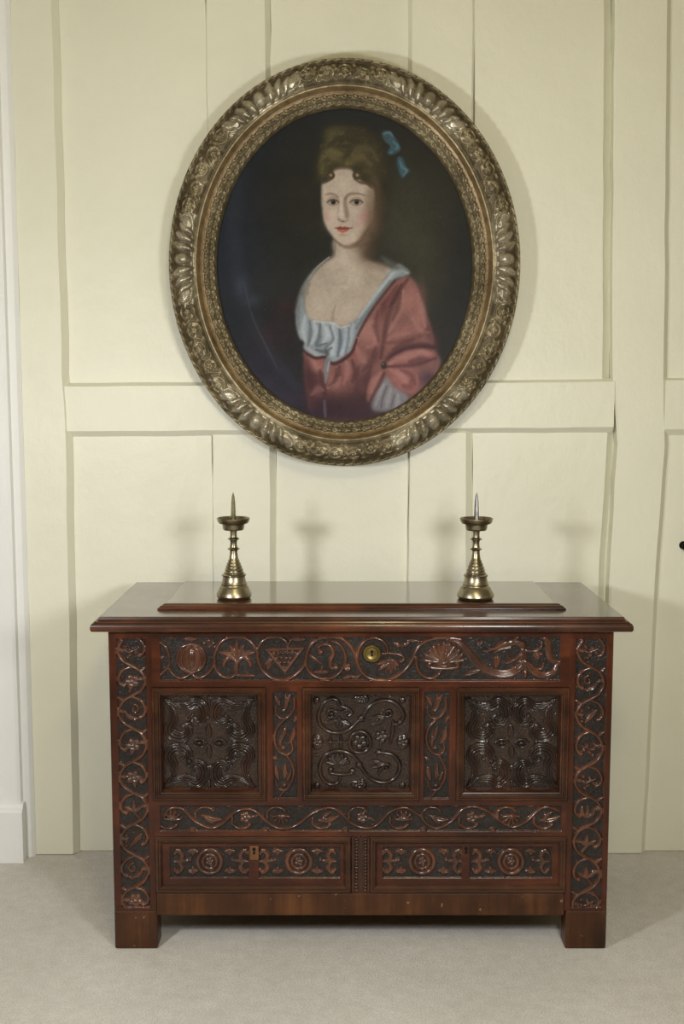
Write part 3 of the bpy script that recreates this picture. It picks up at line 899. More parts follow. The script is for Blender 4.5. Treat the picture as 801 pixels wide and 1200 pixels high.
# ---- two drawers, the beaded upright between them, bottom rail
def drawer(pxa, pxb, fields, ros, fleurs, lock, plate):
    rect = C(pxa, 1014)[0], C(pxb, 1014)[0], C(400, 1046.5)[1], C(400, 980.5)[1]
    x0, x1, z0, z1 = rect
    yf = FY + .004
    R = Relief(x0 + .014, x1 - .014, z0 + .012, z1 - .012, STEP, C, PXM)
    for c in ros:
        R.motif('rosette'); R.ring((c, 1011), 14, 2.6, .0058); R.ring((c, 1011), 8.2, 2.0, .0052); R.flower((c, 1011), 5.5, 5, .0055)
    for c, d in fleurs:
        R.motif('fleur_leaf')
        R.stroke([(c - d * 4, 1011), (c, 1004), (c - d * 5, 998), (c - d * 9, 1002)], [2.4, 3.2, 3.0, 2], .0056)
        R.stroke([(c - d * 4, 1011), (c, 1018), (c - d * 5, 1024), (c - d * 9, 1020)], [2.4, 3.2, 3.0, 2], .0056)
        R.leaf((c - d * 10, 1011), (c + d * 9, 1010), 2.6, .0058); R.blob((c + d * 9, 1009), 3.0, 2.2, .0062)
        R.motif('corner_leaf'); R.leaf((c + d * 6, 999), (c + d * 19, 999), 3.6, .0055); R.leaf((c + d * 13, 996), (c + d * 12, 1004), 3, .0055)
        R.motif('corner_leaf'); R.leaf((c + d * 6, 1023), (c + d * 19, 1022), 3.6, .0055); R.leaf((c + d * 13, 1026), (c + d * 12, 1017), 3, .0055)
    f = [R_(a, b2, 993.5, 1030) for a, b2 in fields]
    d = build_board('drawer', R, f, .0055, yf, FY + .3, MATS_H, chest, seed=17)
    prof = [(0, FY + .04), (.0, FY - .001), (.004, FY - .006), (.008, FY - .006), (.010, FY - .003), (.013, FY - .004), (.0175, FY + .001), (.020, FY + .006), (.020, FY + .02)]
    mitred('drawer_moulding', rect, prof, M['moulding'], d)
    lx, lz = C(lock, 999)
    b = MB()
    if plate:
        b.box(lx - .011, lx + .011, yf - .0035, yf + .004, lz - .020, lz + .016)
        b.build('lock_plate', M['plate'], d, bevel=.0015)
    b = MB()
    keyhole(b, lx, yf - (.0042 if plate else .0012), lz + .008, .0042)
    b.build('keyhole', M['iron'], d)
def keyhole(b, x, y, z, r):
    n = 14
    ring = [(x + r * math.sin(2 * math.pi * i / n), z + r * math.cos(2 * math.pi * i / n)) for i in range(n)]
    h = n // 2
    pts = ring[:h] + [(x + r * .30, z - r * .9), (x + r * .75, z - r * 3.0), (x - r * .75, z - r * 3.0), (x - r * .30, z - r * .9)] + ring[h + 1:]
    k = len(pts)
    b.add([(px_, y, pz) for px_, pz in pts] + [(px_, y + .003, pz) for px_, pz in pts],
          [tuple(range(k))] + [(i, i + k, (i + 1) % k + k, (i + 1) % k) for i in range(k)])
drawer(181.5, 411.5, ((198.5, 291), (303, 398)), (245, 350), ((213, 1), (281, -1), (313, 1), (384, -1)), 297.5, True)
drawer(432.5, 663, ((448, 541), (550, 647)), (494.5, 599), ((458, 1), (532, -1), (563, 1), (634, -1)), 546, False)
# beaded upright
x0, x1 = C(412, 1014)[0], C(432, 1014)[0]
b = MB(); b.box(x0, x1, FY + .004, FY + .05, C(400, 1047)[1], C(400, 980)[1])
up = b.build('drawer_muntin', M['moulding'], chest)
bead = None
for k, px_ in enumerate((417.5, 428)):
    for i in range(17):
        bx, bz = C(px_, 983.5 + i * 3.75)
        if bead is None:
            b = MB(); b.lathe([(0.0001, .0048), (.0022, .0044), (.0036, .0028), (.0042, 0), (.0042, -.002)], 10)
            b.v = [(x, -z, y) for x, y, z in b.v]
            bead = b.build('bead', M['moulding'], up, smooth=True); o = bead
        else:
            o = bead.copy(); COL.objects.link(o)
        o.location = (bx, FY + .003, bz)
    # thin fillets either side of the bead run
for px_ in (413.2, 422.7, 431.4):
    bx = C(px_, 1014)[0]
    b = MB(); b.box(bx - .0022, bx + .0022, FY - .001, FY + .006, C(400, 1046)[1], C(400, 981)[1]); b.build('fillet', M['moulding'], up, bevel=.001)
zb0, zb1 = C(400, 1073)[1], C(400, 1047)[1]
b = MB(); b.box(xs_in_l - .0, xs_in_r, FY, FY + .04, zb0, zb1)
b.build('bottom_rail', M['foot'], chest, bevel=.003)
# margins of framing beside drawers
for xa, xb in ((xs_in_l, C(181.5, 1014)[0]), (C(663, 1014)[0], xs_in_r)):
    b = MB(); b.box(xa, xb, FY, FY + .04, zb1, C(400, 980)[1]); b.build('drawer_jamb', M['wood_v'], chest)
# carcass: sides, back, floor
for xa, s in ((XL, 1), (XR, -1)):
    b = MB(); X0, X1 = sorted((xa + s * .012, xa + s * .026))
    b.box(X0, X1, FY + .045, YB - .045, .14, ZTOP - .01); b.build('side_panel', M['foot'], chest)
    for z0, z1 in ((.105, .19), (.42, .49), (.71, ZTOP - .004)):
        b = MB(); X0, X1 = sorted((xa + s * .002, xa + s * .03)); b.box(X0, X1, FY + .05, YB - .05, z0, z1); b.build('side_rail', M['wood_h'], chest, bevel=.002)
b = MB(); b.box(XL + .09, XR - .09, YB - .02, YB - .002, .10, ZTOP - .01); b.build('back_board', M['foot'], chest)
b = MB(); b.box(XL + .03, XR - .03, FY + .042, YB - .052, zb0 + .004, zb0 + .02); b.build('bottom_board', M['foot'], chest)
# brass lock escutcheon
ex, ez = C(435.5, 765.5)
b = MB(); b.lathe([(0.0001, .0062), (.010, .0062), (.0128, .0075), (.0145, .0075), (.016, .0058), (.0195, .0060), (.0212, .0045), (.0215, 0)], 40)
b.v = [(ex + x, FY - z, ez + y) for x, y, z in b.v]
esc = b.build('lock_escutcheon', M['brass_lock'], chest, smooth=True, autosmooth=.6)
tag(esc, 'round brass lock escutcheon')
b = MB(); keyhole(b, ex, FY - .0070, ez + .005, .0036); b.build('keyhole', M['iron'], esc)

# ---- lid
LX0, LX1, LY0, LY1 = -.5925, .6855, -.617, -.118
ZL0, ZL1 = .797, .832
prof = [(.020, ZL1), (.018, ZL1 - .001), (.017, ZL1 - .006), (.0145, ZL1 - .0085), (.009, ZL1 - .0095), (.0075, ZL1 - .0125), (.004, ZL1 - .0135), (.0012, ZL1 - .017), (.0, ZL1 - .021), (.0, ZL0 + .006), (.003, ZL0 + .002), (.012, ZL0)]
vs_ = []; fs = []
for ins, z in prof:
    vs_ += [(LX0 + ins, LY0 + ins, z), (LX1 - ins, LY0 + ins, z), (LX1 - ins, LY1, z), (LX0 + ins, LY1, z)]
k = len(prof)
for i in range(k - 1):
    for j in range(4):
        a = i * 4 + j; c = i * 4 + (j + 1) % 4
        fs.append((a, a + 4, c + 4, c))
fs.append((0, 1, 2, 3)); m = (k - 1) * 4; fs.append((m + 3, m + 2, m + 1, m))
b = MB(); b.add(vs_, fs)
lid = b.build('lid', M['lid_cleat'], chest, smooth=True, autosmooth=.45)
lid.data.materials.append(M['lid_edge'])
lid.data.polygons.foreach_set('material_index', [1] * (len(fs) - 2) + [0, 1])
# central board of the lid, a hair proud of the end cleats, with a moulded strip along its front
ZR = ZL1 + .003
fx0, fx1, fy0 = -.438, .534, -.516
b = MB(); b.box(fx0, fx1, fy0 + .004, LY1 - .001, ZL1 - .004, ZR)
b.build('lid_board', M['lid'], lid, bevel=.0012)
prof = [(.024, ZR - .002), (.024, ZR + .0085), (.020, ZR + .0105), (.014, ZR + .0100), (.0105, ZR + .0070), (.0060, ZR + .0060), (.0035, ZR + .0025), (.0, ZR + .001), (.0, ZR - .002), (.001, ZL1 - .001)]
k = len(prof); b = MB()
vs_ = [(x + s_ * y, fy0 + y, z) for x, s_ in ((fx0 - .012, 1), (fx1 + .012, -1)) for y, z in prof]
b.add(vs_, [(i, (i + 1) % k, (i + 1) % k + k, i + k) for i in range(k)] + [tuple(reversed(range(k))), tuple(range(k, 2 * k))])
b.build('lid_strip', M['lid_edge'], lid, smooth=True, autosmooth=.5)

# ---------------------------------------------------------------- pricket candlesticks
def candlestick(loc, label, flip):
    t = empty('pricket_candlestick', loc, label, 'candlestick', 'brass candlesticks on the chest lid')
    k = 0.00215                     # metres per pixel at their distance
    def lathe(name, prof, mat, n=56):
        b = MB(); b.lathe([(max(r, .05) * k, z * k) for r, z in prof], n)
        b.v = [(x + loc[0], y + loc[1], z + loc[2]) for x, y, z in b.v]
        return b.build(name, mat, t, smooth=True, autosmooth=.5)
    w = 1.07 if flip else 1.02
    lathe('base', [(0, 0), (17 * w, 0), (19.5 * w, 1.4), (20.5 * w, 3.5), (20.2 * w, 6), (18.5 * w, 9.5), (17 * w, 13), (16.2, 15), (15.6, 15.4), (15.2, 16.5), (15.5, 17.5), (14.2, 20), (13.4, 24), (13.2, 26.5), (14.3, 27.3), (14.4, 28.4), (13, 29.2),
                   (11.8, 29.8), (11.9, 31.0), (10.6, 32.6), (10.5, 33.2), (10.9, 33.6), (10.9, 34.6), (9.6, 36.2), (9.4, 36.8), (9.8, 37.2), (9.7, 38.2), (8.4, 39.8), (8.2, 40.4), (8.5, 40.8), (8.3, 41.8), (7.0, 43.4), (6.8, 44), (7.0, 44.4), (6.7, 45.6), (5.7, 47), (5.1, 50), (4.6, 54)], M['brass'])
    lathe('stem', [(4.6, 54), (4.4, 57), (4.9, 58), (7.0, 58.8), (7.2, 59.6), (5.4, 60.4), (4.5, 61.5), (4.0, 65), (4.1, 68.5), (4.8, 70), (6.9, 70.8), (7.0, 71.6), (5.2, 72.4), (4.2, 73.4), (3.9, 77), (4.4, 81), (6, 82)], M['brass'])
    lathe('drip_pan', [(5.5, 81.5), (11.5, 82), (12.6, 83.5), (13.2, 88.5), (13.6, 89.2), (17, 90), (18.6, 92.2), (19.6, 95.6), (19.2, 96.4), (18.4, 96), (17.2, 93.4), (14, 92), (0, 91.6)], M['brass'])
    b = MB(); prof = [(3.0, 91), (2.9, 95), (2.7, 105), (2.3, 115), (1.5, 122), (.3, 126.5)]
    b.lathe([(r * k, z * k) for r, z in prof], 6)
    b.v = [(x + loc[0], y + loc[1], z + loc[2]) for x, y, z in b.v]
    b.build('pricket_spike', M['steel' if flip else 'spike_brass'], t)
    return t
M['spike_brass'] = metal_mat('spike_brass', (0.24, 0.2, 0.11), (0.4, 0.36, 0.25), 0.3)
candlestick((-.2765, -.372, ZR), 'brass pricket candlestick with a brassy spike, left on the chest lid', False)
candlestick((.3415, -.378, ZR), 'brass pricket candlestick with a grey steel spike, right on the chest lid', True)

# ---------------------------------------------------------------- the painted portrait: brush work on a grid of colours
class Paint:
    """soft brush strokes laid on a colour grid; coordinates are those of the painted surface (photo pixels)"""
    def __init__(s, x0, x1, y0, y1, step):
        s.xs = np.arange(x0, x1 + step / 2, step); s.ys = np.arange(y0, y1 + step / 2, step)
        s.X, s.Y = np.meshgrid(s.xs, s.ys); s.step = step
        s.I = np.zeros(s.X.shape + (3,)); s.T = None
    def crop(s, ox, oy, sc): s.T = (ox, oy, sc)
    def tp(s, pts):
        p = np.asarray(pts, float)
        return p if s.T is None else np.stack((s.T[0] + p[:, 0] / s.T[2], s.T[1] + p[:, 1] / s.T[2]), -1)
    def tw(s, w): return np.asarray(w, float) / (s.T[2] if s.T else 1)
    def win(s, x0, x1, y0, y1):
        a, b = np.searchsorted(s.xs, (x0, x1)); c, d = np.searchsorted(s.ys, (y0, y1))
        return slice(max(c - 1, 0), d + 1), slice(max(a - 1, 0), b + 1)
    def mix(s, w, m, col):
        c = np.asarray(col, float) / 255.0
        s.I[w] += (c - s.I[w]) * m[..., None]
    def blur(s, m, sig):
        r = int(max(1, math.ceil(sig * 2.5))); k = np.exp(-0.5 * (np.arange(-r, r + 1) / max(sig, .3)) ** 2); k /= k.sum()
        for ax in (0, 1):
            m = np.apply_along_axis(lambda v: np.convolve(v, k, 'same'), ax, m)
        return m
    def fill(s, pts, col, feather=6, alpha=1.0, smooth=True):
        p = s.tp(pts); f = float(s.tw(feather))
        if smooth: p = spline(p, 6, True)
        pad = f * 2.5 + 2
        w = s.win(p[:, 0].min() - pad, p[:, 0].max() + pad, p[:, 1].min() - pad, p[:, 1].max() + pad)
        X = s.X[w]; Y = s.Y[w]
        if X.size == 0: return
        m = np.zeros(X.shape, bool)
        x1, y1 = p[:, 0], p[:, 1]; x2, y2 = np.roll(x1, -1), np.roll(y1, -1)
        for i in range(len(p)):
            if y1[i] == y2[i]: continue
            c = (y1[i] > Y) != (y2[i] > Y)
            m ^= c & (X < (x2[i] - x1[i]) * (Y - y1[i]) / (y2[i] - y1[i]) + x1[i])
        m = s.blur(m.astype(float), max(f / s.step, .6))
        s.mix(w, m * alpha, col)
    def line(s, pts, col, width, alpha=1.0, soft=.5, n=6):
        p = spline(s.tp(pts), n); ww = s.tw(width); k = len(p)
        ww = np.interp(np.linspace(0, 1, k), np.linspace(0, 1, len(ww)), ww) if ww.ndim else np.full(k, float(ww))
        ww = np.maximum(ww, .35)
        pad = ww.max() * 1.6 + 1
        w = s.win(p[:, 0].min() - pad, p[:, 0].max() + pad, p[:, 1].min() - pad, p[:, 1].max() + pad)
        X = s.X[w]; Y = s.Y[w]
        if X.size == 0: return
        Q = np.full(X.shape, 9.0)
        for i in range(k - 1):
            a, b = p[i], p[i + 1]; d = b - a; L = d @ d + 1e-9
            t = np.clip(((X - a[0]) * d[0] + (Y - a[1]) * d[1]) / L, 0, 1)
            np.minimum(Q, np.hypot(X - a[0] - t * d[0], Y - a[1] - t * d[1]) / (ww[i] + (ww[i + 1] - ww[i]) * t), out=Q)
        m = np.clip((1 + soft - Q) / (2 * soft), 0, 1); m = m * m * (3 - 2 * m)
        s.mix(w, m * alpha, col)
    def dab(s, c, rx, ry, col, alpha=1.0, rot=0, hard=0.0):
        c = s.tp([c])[0]; rx = float(s.tw(rx)); ry = float(s.tw(ry)); pad = max(rx, ry) * 2.2
        w = s.win(c[0] - pad, c[0] + pad, c[1] - pad, c[1] + pad)
        x = s.X[w] - c[0]; y = s.Y[w] - c[1]; ca, sa = math.cos(rot), math.sin(rot)
        q = np.hypot((x * ca + y * sa) / rx, (-x * sa + y * ca) / ry)
        m = np.clip((1.15 - q) / .3, 0, 1) if hard else np.exp(-q * q * 1.4)
        s.mix(w, m * alpha, col)

def smooth_noise(shape, cells, seed):
    rs = np.random.RandomState(seed); out = np.zeros(shape); amp = 1
    for c in cells:
        g = rs.rand(c[0] + 3, c[1] + 3)
        y = np.linspace(0, c[0], shape[0]); x = np.linspace(0, c[1], shape[1])
        yi = y.astype(int); xi = x.astype(int); fy = (y - yi)[:, None]; fx = (x - xi)[None]
        fy = fy * fy * (3 - 2 * fy); fx = fx * fx * (3 - 2 * fx)
        a = g[np.ix_(yi, xi)]; b = g[np.ix_(yi, xi + 1)]; cc = g[np.ix_(yi + 1, xi)]; d = g[np.ix_(yi + 1, xi + 1)]
        out += amp * ((a * (1 - fx) + b * fx) * (1 - fy) + (cc * (1 - fx) + d * fx) * fy - .5); amp *= .6
    return out

def paint_portrait():
    p = Paint(250, 557, 121, 494, 0.8)
    I = p.I
    # --- background: blue-black feigned oval, olive haze at the right, purple foot
    I[:] = np.array((37, 37, 33)) / 255
    p.dab((270, 300), 75, 190, (33, 40, 52), .9)
    p.dab((300, 160), 80, 60, (31, 37, 47), .85)
    p.dab((400, 128), 120, 30, (33, 38, 46), .7)
    p.dab((350, 240), 45, 90, (38, 37, 30), .8)
    p.dab((495, 290), 55, 105, (62, 59, 44), .9); p.dab((470, 255), 30, 50, (66, 63, 46), .6)
    p.dab((525, 200), 35, 70, (47, 46, 37), .7); p.dab((545, 320), 22, 120, (38, 39, 37), .8)
    p.dab((300, 445), 60, 40, (50, 46, 62), .9); p.dab((335, 470), 55, 26, (58, 52, 70), .8)
    p.dab((320, 390), 30, 22, (66, 38, 46), .55); p.dab((335, 360), 18, 14, (72, 34, 38), .5)
    p.dab((310, 340), 35, 25, (52, 53, 50), .4)
    p.line([(283, 180), (274, 240), (277, 310), (292, 365), (318, 415), (345, 452)], (56, 62, 74), [6, 9, 9, 8, 7, 5], .3, .9)
    p.line([(285, 330), (297, 375), (315, 412), (325, 432)], (92, 97, 106), [.6, 1.0, 1.2, .6], .3, .98)
    p.dab((283, 335), 10, 16, (66, 76, 96), .5); p.dab((297, 352), 12, 9, (72, 80, 96), .4)
    # --- hair mass
    p.crop(330, 130, 4.712)
    p.fill([(190, 400), (190, 310), (210, 230), (230, 150), (265, 95), (340, 75), (430, 88), (495, 125), (545, 190), (575, 270), (585, 360), (590, 460), (570, 560), (545, 660), (520, 740), (480, 760), (440, 600), (380, 380), (280, 340)], (56, 50, 33), 16)
    for c, rx, ry, col, a in (((270, 130), 45, 45, (84, 77, 44), .9), ((290, 250), 65, 55, (104, 94, 52), .9), ((430, 240), 75, 60, (92, 80, 45), .9), ((490, 300), 50, 70, (82, 68, 42), .8),
                              ((230, 320), 30, 60, (98, 88, 46), .85), ((360, 290), 50, 25, (114, 98, 56), .8), ((370, 130), 60, 40, (64, 58, 38), .7), ((520, 420), 40, 70, (78, 62, 38), .7),
                              ((560, 430), 40, 70, (42, 36, 26), .8), ((540, 560), 35, 80, (44, 36, 28), .8), ((500, 180), 40, 40, (52, 48, 36), .7)):
        p.dab(c, rx, ry, col, a)
    for pts, col, wd, a in (([(215, 340), (225, 260), (270, 220), (330, 240)], (122, 110, 62), [4, 9, 5], .6), ([(240, 190), (280, 130), (340, 120)], (108, 98, 58), [4, 8, 4], .5),
                            ([(330, 320), (380, 270), (450, 260), (510, 310)], (124, 106, 62), [4, 9, 4], .5), ([(390, 240), (430, 200), (490, 210), (530, 270)], (112, 98, 58), [4, 8, 4], .5),
                            ([(260, 280), (310, 300), (360, 310)], (64, 56, 32), [3, 7, 3], .7), ([(380, 220), (350, 260), (340, 300)], (58, 52, 32), [4, 7, 3], .6),
                            ([(455, 330), (500, 350), (530, 420), (525, 500)], (104, 84, 52), [4, 8, 4], .5), ([(250, 110), (300, 95), (360, 100)], (86, 78, 46), [4, 7, 4], .5),
                            ([(205, 370), (215, 300), (250, 260)], (70, 62, 34), [3, 6, 3], .6), ([(470, 250), (520, 310), (540, 380)], (60, 50, 32), [3, 7, 3], .6)):
        p.line(pts, col, np.asarray(wd) * 2.2, a * .75, .98)
    rs = np.random.RandomState(21)
    for k in range(110):                       # loose curls
        x, y = rs.uniform(215, 560), rs.uniform(95, 420)
        if (y > 320 and x < 480) or (x - 390) ** 2 / 190 ** 2 + (y - 260) ** 2 / 180 ** 2 > 1: continue
        r = rs.uniform(9, 22); a0 = rs.uniform(0, 6.28); lit = rs.rand() * (1 - (x - 215) / 500)
        c = np.array((58, 50, 32)) + lit * np.array((66, 60, 32))
        p.line([(x + r * math.cos(a0 + t), y + r * .8 * math.sin(a0 + t)) for t in (0, .8, 1.6, 2.4)], c, [2, 5, 5, 2], .45, .98)
    # --- neck and chest
    p.crop(330, 290, 4.005)
    p.fill([(248, -40), (245, 35), (218, 55), (150, 115), (108, 185), (100, 250), (112, 330), (160, 365), (240, 370), (300, 380), (352, 345), (400, 280), (445, 215), (495, 140), (535, 105), (470, 85), (410, 60), (395, 20), (400, -40)], (186, 166, 142), 8)
    p.dab((300, 150), 130, 70, (198, 180, 157), .85); p.dab((175, 260), 70, 70, (202, 184, 160), .8); p.dab((310, 290), 60, 55, (200, 182, 158), .8)
    p.dab((290, 40), 35, 60, (196, 176, 152), .8)
    p.dab((400, 30), 48, 50, (92, 70, 50), .9); p.dab((365, -15), 45, 36, (128, 100, 76), .85); p.dab((400, -30), 38, 48, (80, 60, 44), .95); p.dab((450, 90), 60, 26, (150, 126, 100), .7); p.dab((420, 150), 50, 60, (176, 156, 132), .6)
    p.line([(238, 360), (240, 310), (252, 270)], (160, 134, 112), [8, 7, 3], .6, .9)
    p.line([(215, 160), (260, 175), (300, 165)], (176, 154, 130), 6, .4, .9)
    p.line([(120, 220), (122, 190), (135, 170)], (140, 118, 96), [6, 7, 3], .5, .9)
    p.line([(252, -30), (246, 30), (220, 58)], (120, 104, 84), 4, .5, .9)
    # --- gown
    p.fill([(600, 140), (640, 190), (665, 260), (685, 330), (715, 420), (725, 480), (745, 540), (700, 640), (600, 720), (500, 790), (400, 815), (300, 825), (200, 815), (135, 780), (120, 700), (108, 620), (105, 540), (110, 480), (200, 500), (300, 500), (345, 420), (400, 330), (470, 220), (540, 150)], (146, 90, 80), 6)
    p.fill([(115, 500), (105, 560), (118, 650), (135, 760), (250, 830), (420, 830), (520, 790), (620, 720), (540, 700), (430, 740), (410, 680), (330, 700), (200, 690)], (72, 42, 48), 24, .85)
    p.dab((160, 780), 70, 40, (52, 36, 52), .8); p.dab((350, 790), 110, 34, (58, 34, 46), .8); p.dab((690, 620), 60, 50, (66, 42, 62), .8); p.dab((560, 770), 100, 40, (62, 44, 66), .6)
    for c, rx, ry, col, a, ro in (((410, 410), 55, 60, (190, 120, 106), .85, .4), ((600, 250), 70, 85, (180, 112, 100), .85, .2), ((560, 400), 80, 45, (174, 106, 96), .8, -.3), ((640, 330), 35, 70, (186, 118, 106), .6, .1),
                                  ((340, 500), 40, 45, (150, 80, 74), .8, .4), ((300, 600), 30, 40, (146, 76, 72), .8, .3), ((240, 640), 45, 40, (170, 98, 88), .85, .3), ((155, 545), 30, 35, (172, 96, 88), .85, .5),
                                  ((480, 280), 24, 60, (96, 48, 48), .8, .5), ((440, 500), 40, 50, (112, 58, 56), .7, .2), ((390, 620), 50, 60, (92, 48, 52), .7, .2), ((170, 690), 40, 24, (150, 80, 76), .7, .1),
                                  ((520, 220), 30, 60, (150, 84, 76), .7, .5), ((690, 400), 20, 60, (100, 52, 54), .7, -.1)):
        p.dab(c, rx, ry, col, a, ro)
    p.dab((250, 720), 130, 60, (70, 40, 44), .6); p.dab((360, 700), 70, 80, (78, 42, 46), .6); p.dab((150, 620), 40, 70, (88, 46, 48), .6)
    # folds
    dk = (84, 44, 46); lt = (196, 134, 122); md = (150, 84, 78)
    for pts, col, wd, a in (([(590, 150), (540, 220), (500, 320), (480, 420), (465, 520)], dk, [3, 6, 6, 5, 3], .7), ([(560, 175), (530, 240), (505, 280)], dk, [3, 6, 2], .7), ([(540, 180), (500, 240), (470, 270)], (104, 52, 52), [3, 5, 2], .7),
                            ([(480, 560), (520, 510), (590, 475), (660, 465), (715, 468)], (62, 30, 36), [4, 9, 9, 8, 5], .9), ([(490, 450), (560, 440), (640, 420), (690, 380)], (112, 58, 56), [3, 7, 3], .6),
                            ([(500, 400), (540, 330), (560, 280), (570, 200)], lt, [3, 6, 6, 2], .5), ([(640, 220), (655, 290), (672, 370)], lt, [3, 6, 3], .5), ([(610, 330), (650, 390), (690, 400)], lt, [3, 6, 3], .4), ([(500, 430), (530, 410), (600, 400)], lt, [3, 5, 2], .4),
                            ([(360, 430), (395, 380), (430, 350)], lt, [4, 12, 5], .5), ([(400, 470), (435, 450), (440, 400)], lt, [3, 7, 3], .4), ([(350, 470), (375, 520), (395, 540)], lt, [3, 9, 3], .5), ([(330, 530), (345, 590), (330, 630)], dk, [3, 7, 3], .7),
                            ([(300, 530), (310, 580), (290, 640)], lt, [3, 8, 3], .5), ([(270, 560), (265, 610), (230, 660)], dk, [3, 6, 3], .6), ([(215, 660), (250, 640), (275, 610)], lt, [3, 9, 3], .5), ([(130, 510), (160, 560), (190, 580)], lt, [4, 10, 3], .6),
                            ([(180, 580), (190, 630), (200, 690)], dk, [4, 7, 4], .8), ([(140, 690), (170, 665), (195, 670)], lt, [3, 8, 3], .5), ([(420, 560), (400, 620), (395, 700)], dk, [3, 6, 3], .6), ([(440, 470), (420, 540), (380, 580)], dk, [3, 8, 3], .5)):
        p.line(pts, col, np.asarray(wd) * 2.1, a * .85, .98)
    p.dab((240, 770), 150, 55, (58, 36, 46), .65); p.dab((125, 610), 26, 100, (74, 40, 44), .6); p.dab((400, 745), 60, 60, (66, 38, 46), .6)
    p.dab((725, 450), 22, 90, (80, 46, 50), .6); p.dab((660, 215), 18, 60, (110, 66, 60), .5)
    for pts, wd in (([(450, 300), (440, 370), (455, 440)], [6, 14, 6]), ([(560, 210), (545, 280), (520, 340)], [5, 12, 5]), ([(620, 430), (570, 450), (520, 480)], [5, 12, 6]), ([(360, 560), (350, 620), (355, 690)], [6, 14, 8]), ([(255, 570), (250, 620), (220, 650)], [4, 9, 4])):
        p.line(pts, (92, 48, 48), wd, .5, .99)
    # sleeve puffs caught at a clasp
    p.fill([(485, 552), (520, 515), (590, 485), (660, 478), (715, 488), (722, 515), (700, 535), (640, 540), (570, 556)], (160, 92, 84), 5)
    p.fill([(492, 566), (560, 556), (620, 580), (642, 620), (635, 660), (605, 682), (560, 665), (520, 620)], (164, 94, 86), 5)
    p.fill([(474, 572), (430, 600), (402, 655), (402, 725), (430, 690), (465, 630), (484, 585)], (156, 92, 82), 5)
    for pts, col, wd, a in (([(505, 545), (580, 510), (650, 495), (700, 500)], lt, [3, 8, 8, 3], .6), ([(600, 535), (650, 525), (690, 525)], dk, [3, 7, 3], .6), ([(510, 575), (560, 600), (590, 640)], lt, [3, 9, 4], .6), ([(560, 575), (610, 600), (625, 640)], dk, [3, 6, 3], .5), ([(570, 650), (600, 650), (610, 620)], (120, 62, 60), [4, 8, 4], .7),
                            ([(465, 590), (435, 630), (418, 680)], lt, [3, 7, 4], .5), ([(480, 590), (460, 640), (420, 715)], (70, 34, 40), [3, 5, 3], .7), ([(490, 560), (560, 556), (650, 545), (720, 520)], (66, 32, 38), [2, 5, 3], .6)):
        p.line(pts, col, np.asarray(wd) * 2.1, a * .85, .98)
    # white undersleeve
    p.fill([(490, 610), (525, 655), (590, 695), (575, 745), (500, 768), (430, 765), (424, 720), (455, 665)], (134, 128, 132), 7)
    for pts, wd in (([(480, 640), (455, 690), (440, 740)], [3, 7, 3]), ([(510, 665), (500, 710), (490, 750)], [3, 8, 3]), ([(545, 690), (545, 720), (535, 745)], [3, 7, 3])):
        p.line(pts, (172, 168, 166), np.asarray(wd) * 1.6, .6, .98)
    p.line([(495, 650), (475, 700), (465, 755)], (92, 84, 96), [3, 6, 3], .6, .9); p.line([(530, 690), (520, 720), (515, 750)], (96, 88, 100), [3, 5, 3], .6, .9)
    # clasp
    p.dab((478, 553), 13, 17, (60, 52, 38), 1, 0, 1); p.dab((475, 547), 5, 6, (150, 136, 96), .9)
    # --- chemise
    cw = (146, 156, 160)
    p.line([(222, 45), (160, 100), (118, 165), (92, 230), (78, 300)], (128, 130, 122), [3, 6, 12, 16, 16], .85, .7)
    p.line([(222, 45), (165, 95), (125, 150)], (176, 172, 154), [2, 3, 2], .6, .95)
    p.fill([(95, 225), (80, 270), (66, 320), (70, 380), (86, 430), (106, 440), (102, 470), (125, 496), (160, 512), (196, 508), (206, 498), (214, 526), (245, 538), (285, 518), (300, 500), (322, 488), (344, 430), (382, 350), (425, 280), (475, 212), (525, 152), (565, 138), (602, 122), (575, 92), (545, 78), (510, 110), (470, 170), (430, 230), (390, 285), (350, 335), (315, 362), (275, 374), (240, 352), (200, 350), (145, 342), (112, 305)], cw, 5)
    p.fill([(460, 40), (500, 55), (555, 85), (600, 118), (560, 120), (510, 95)], (96, 98, 90), 7, .8)
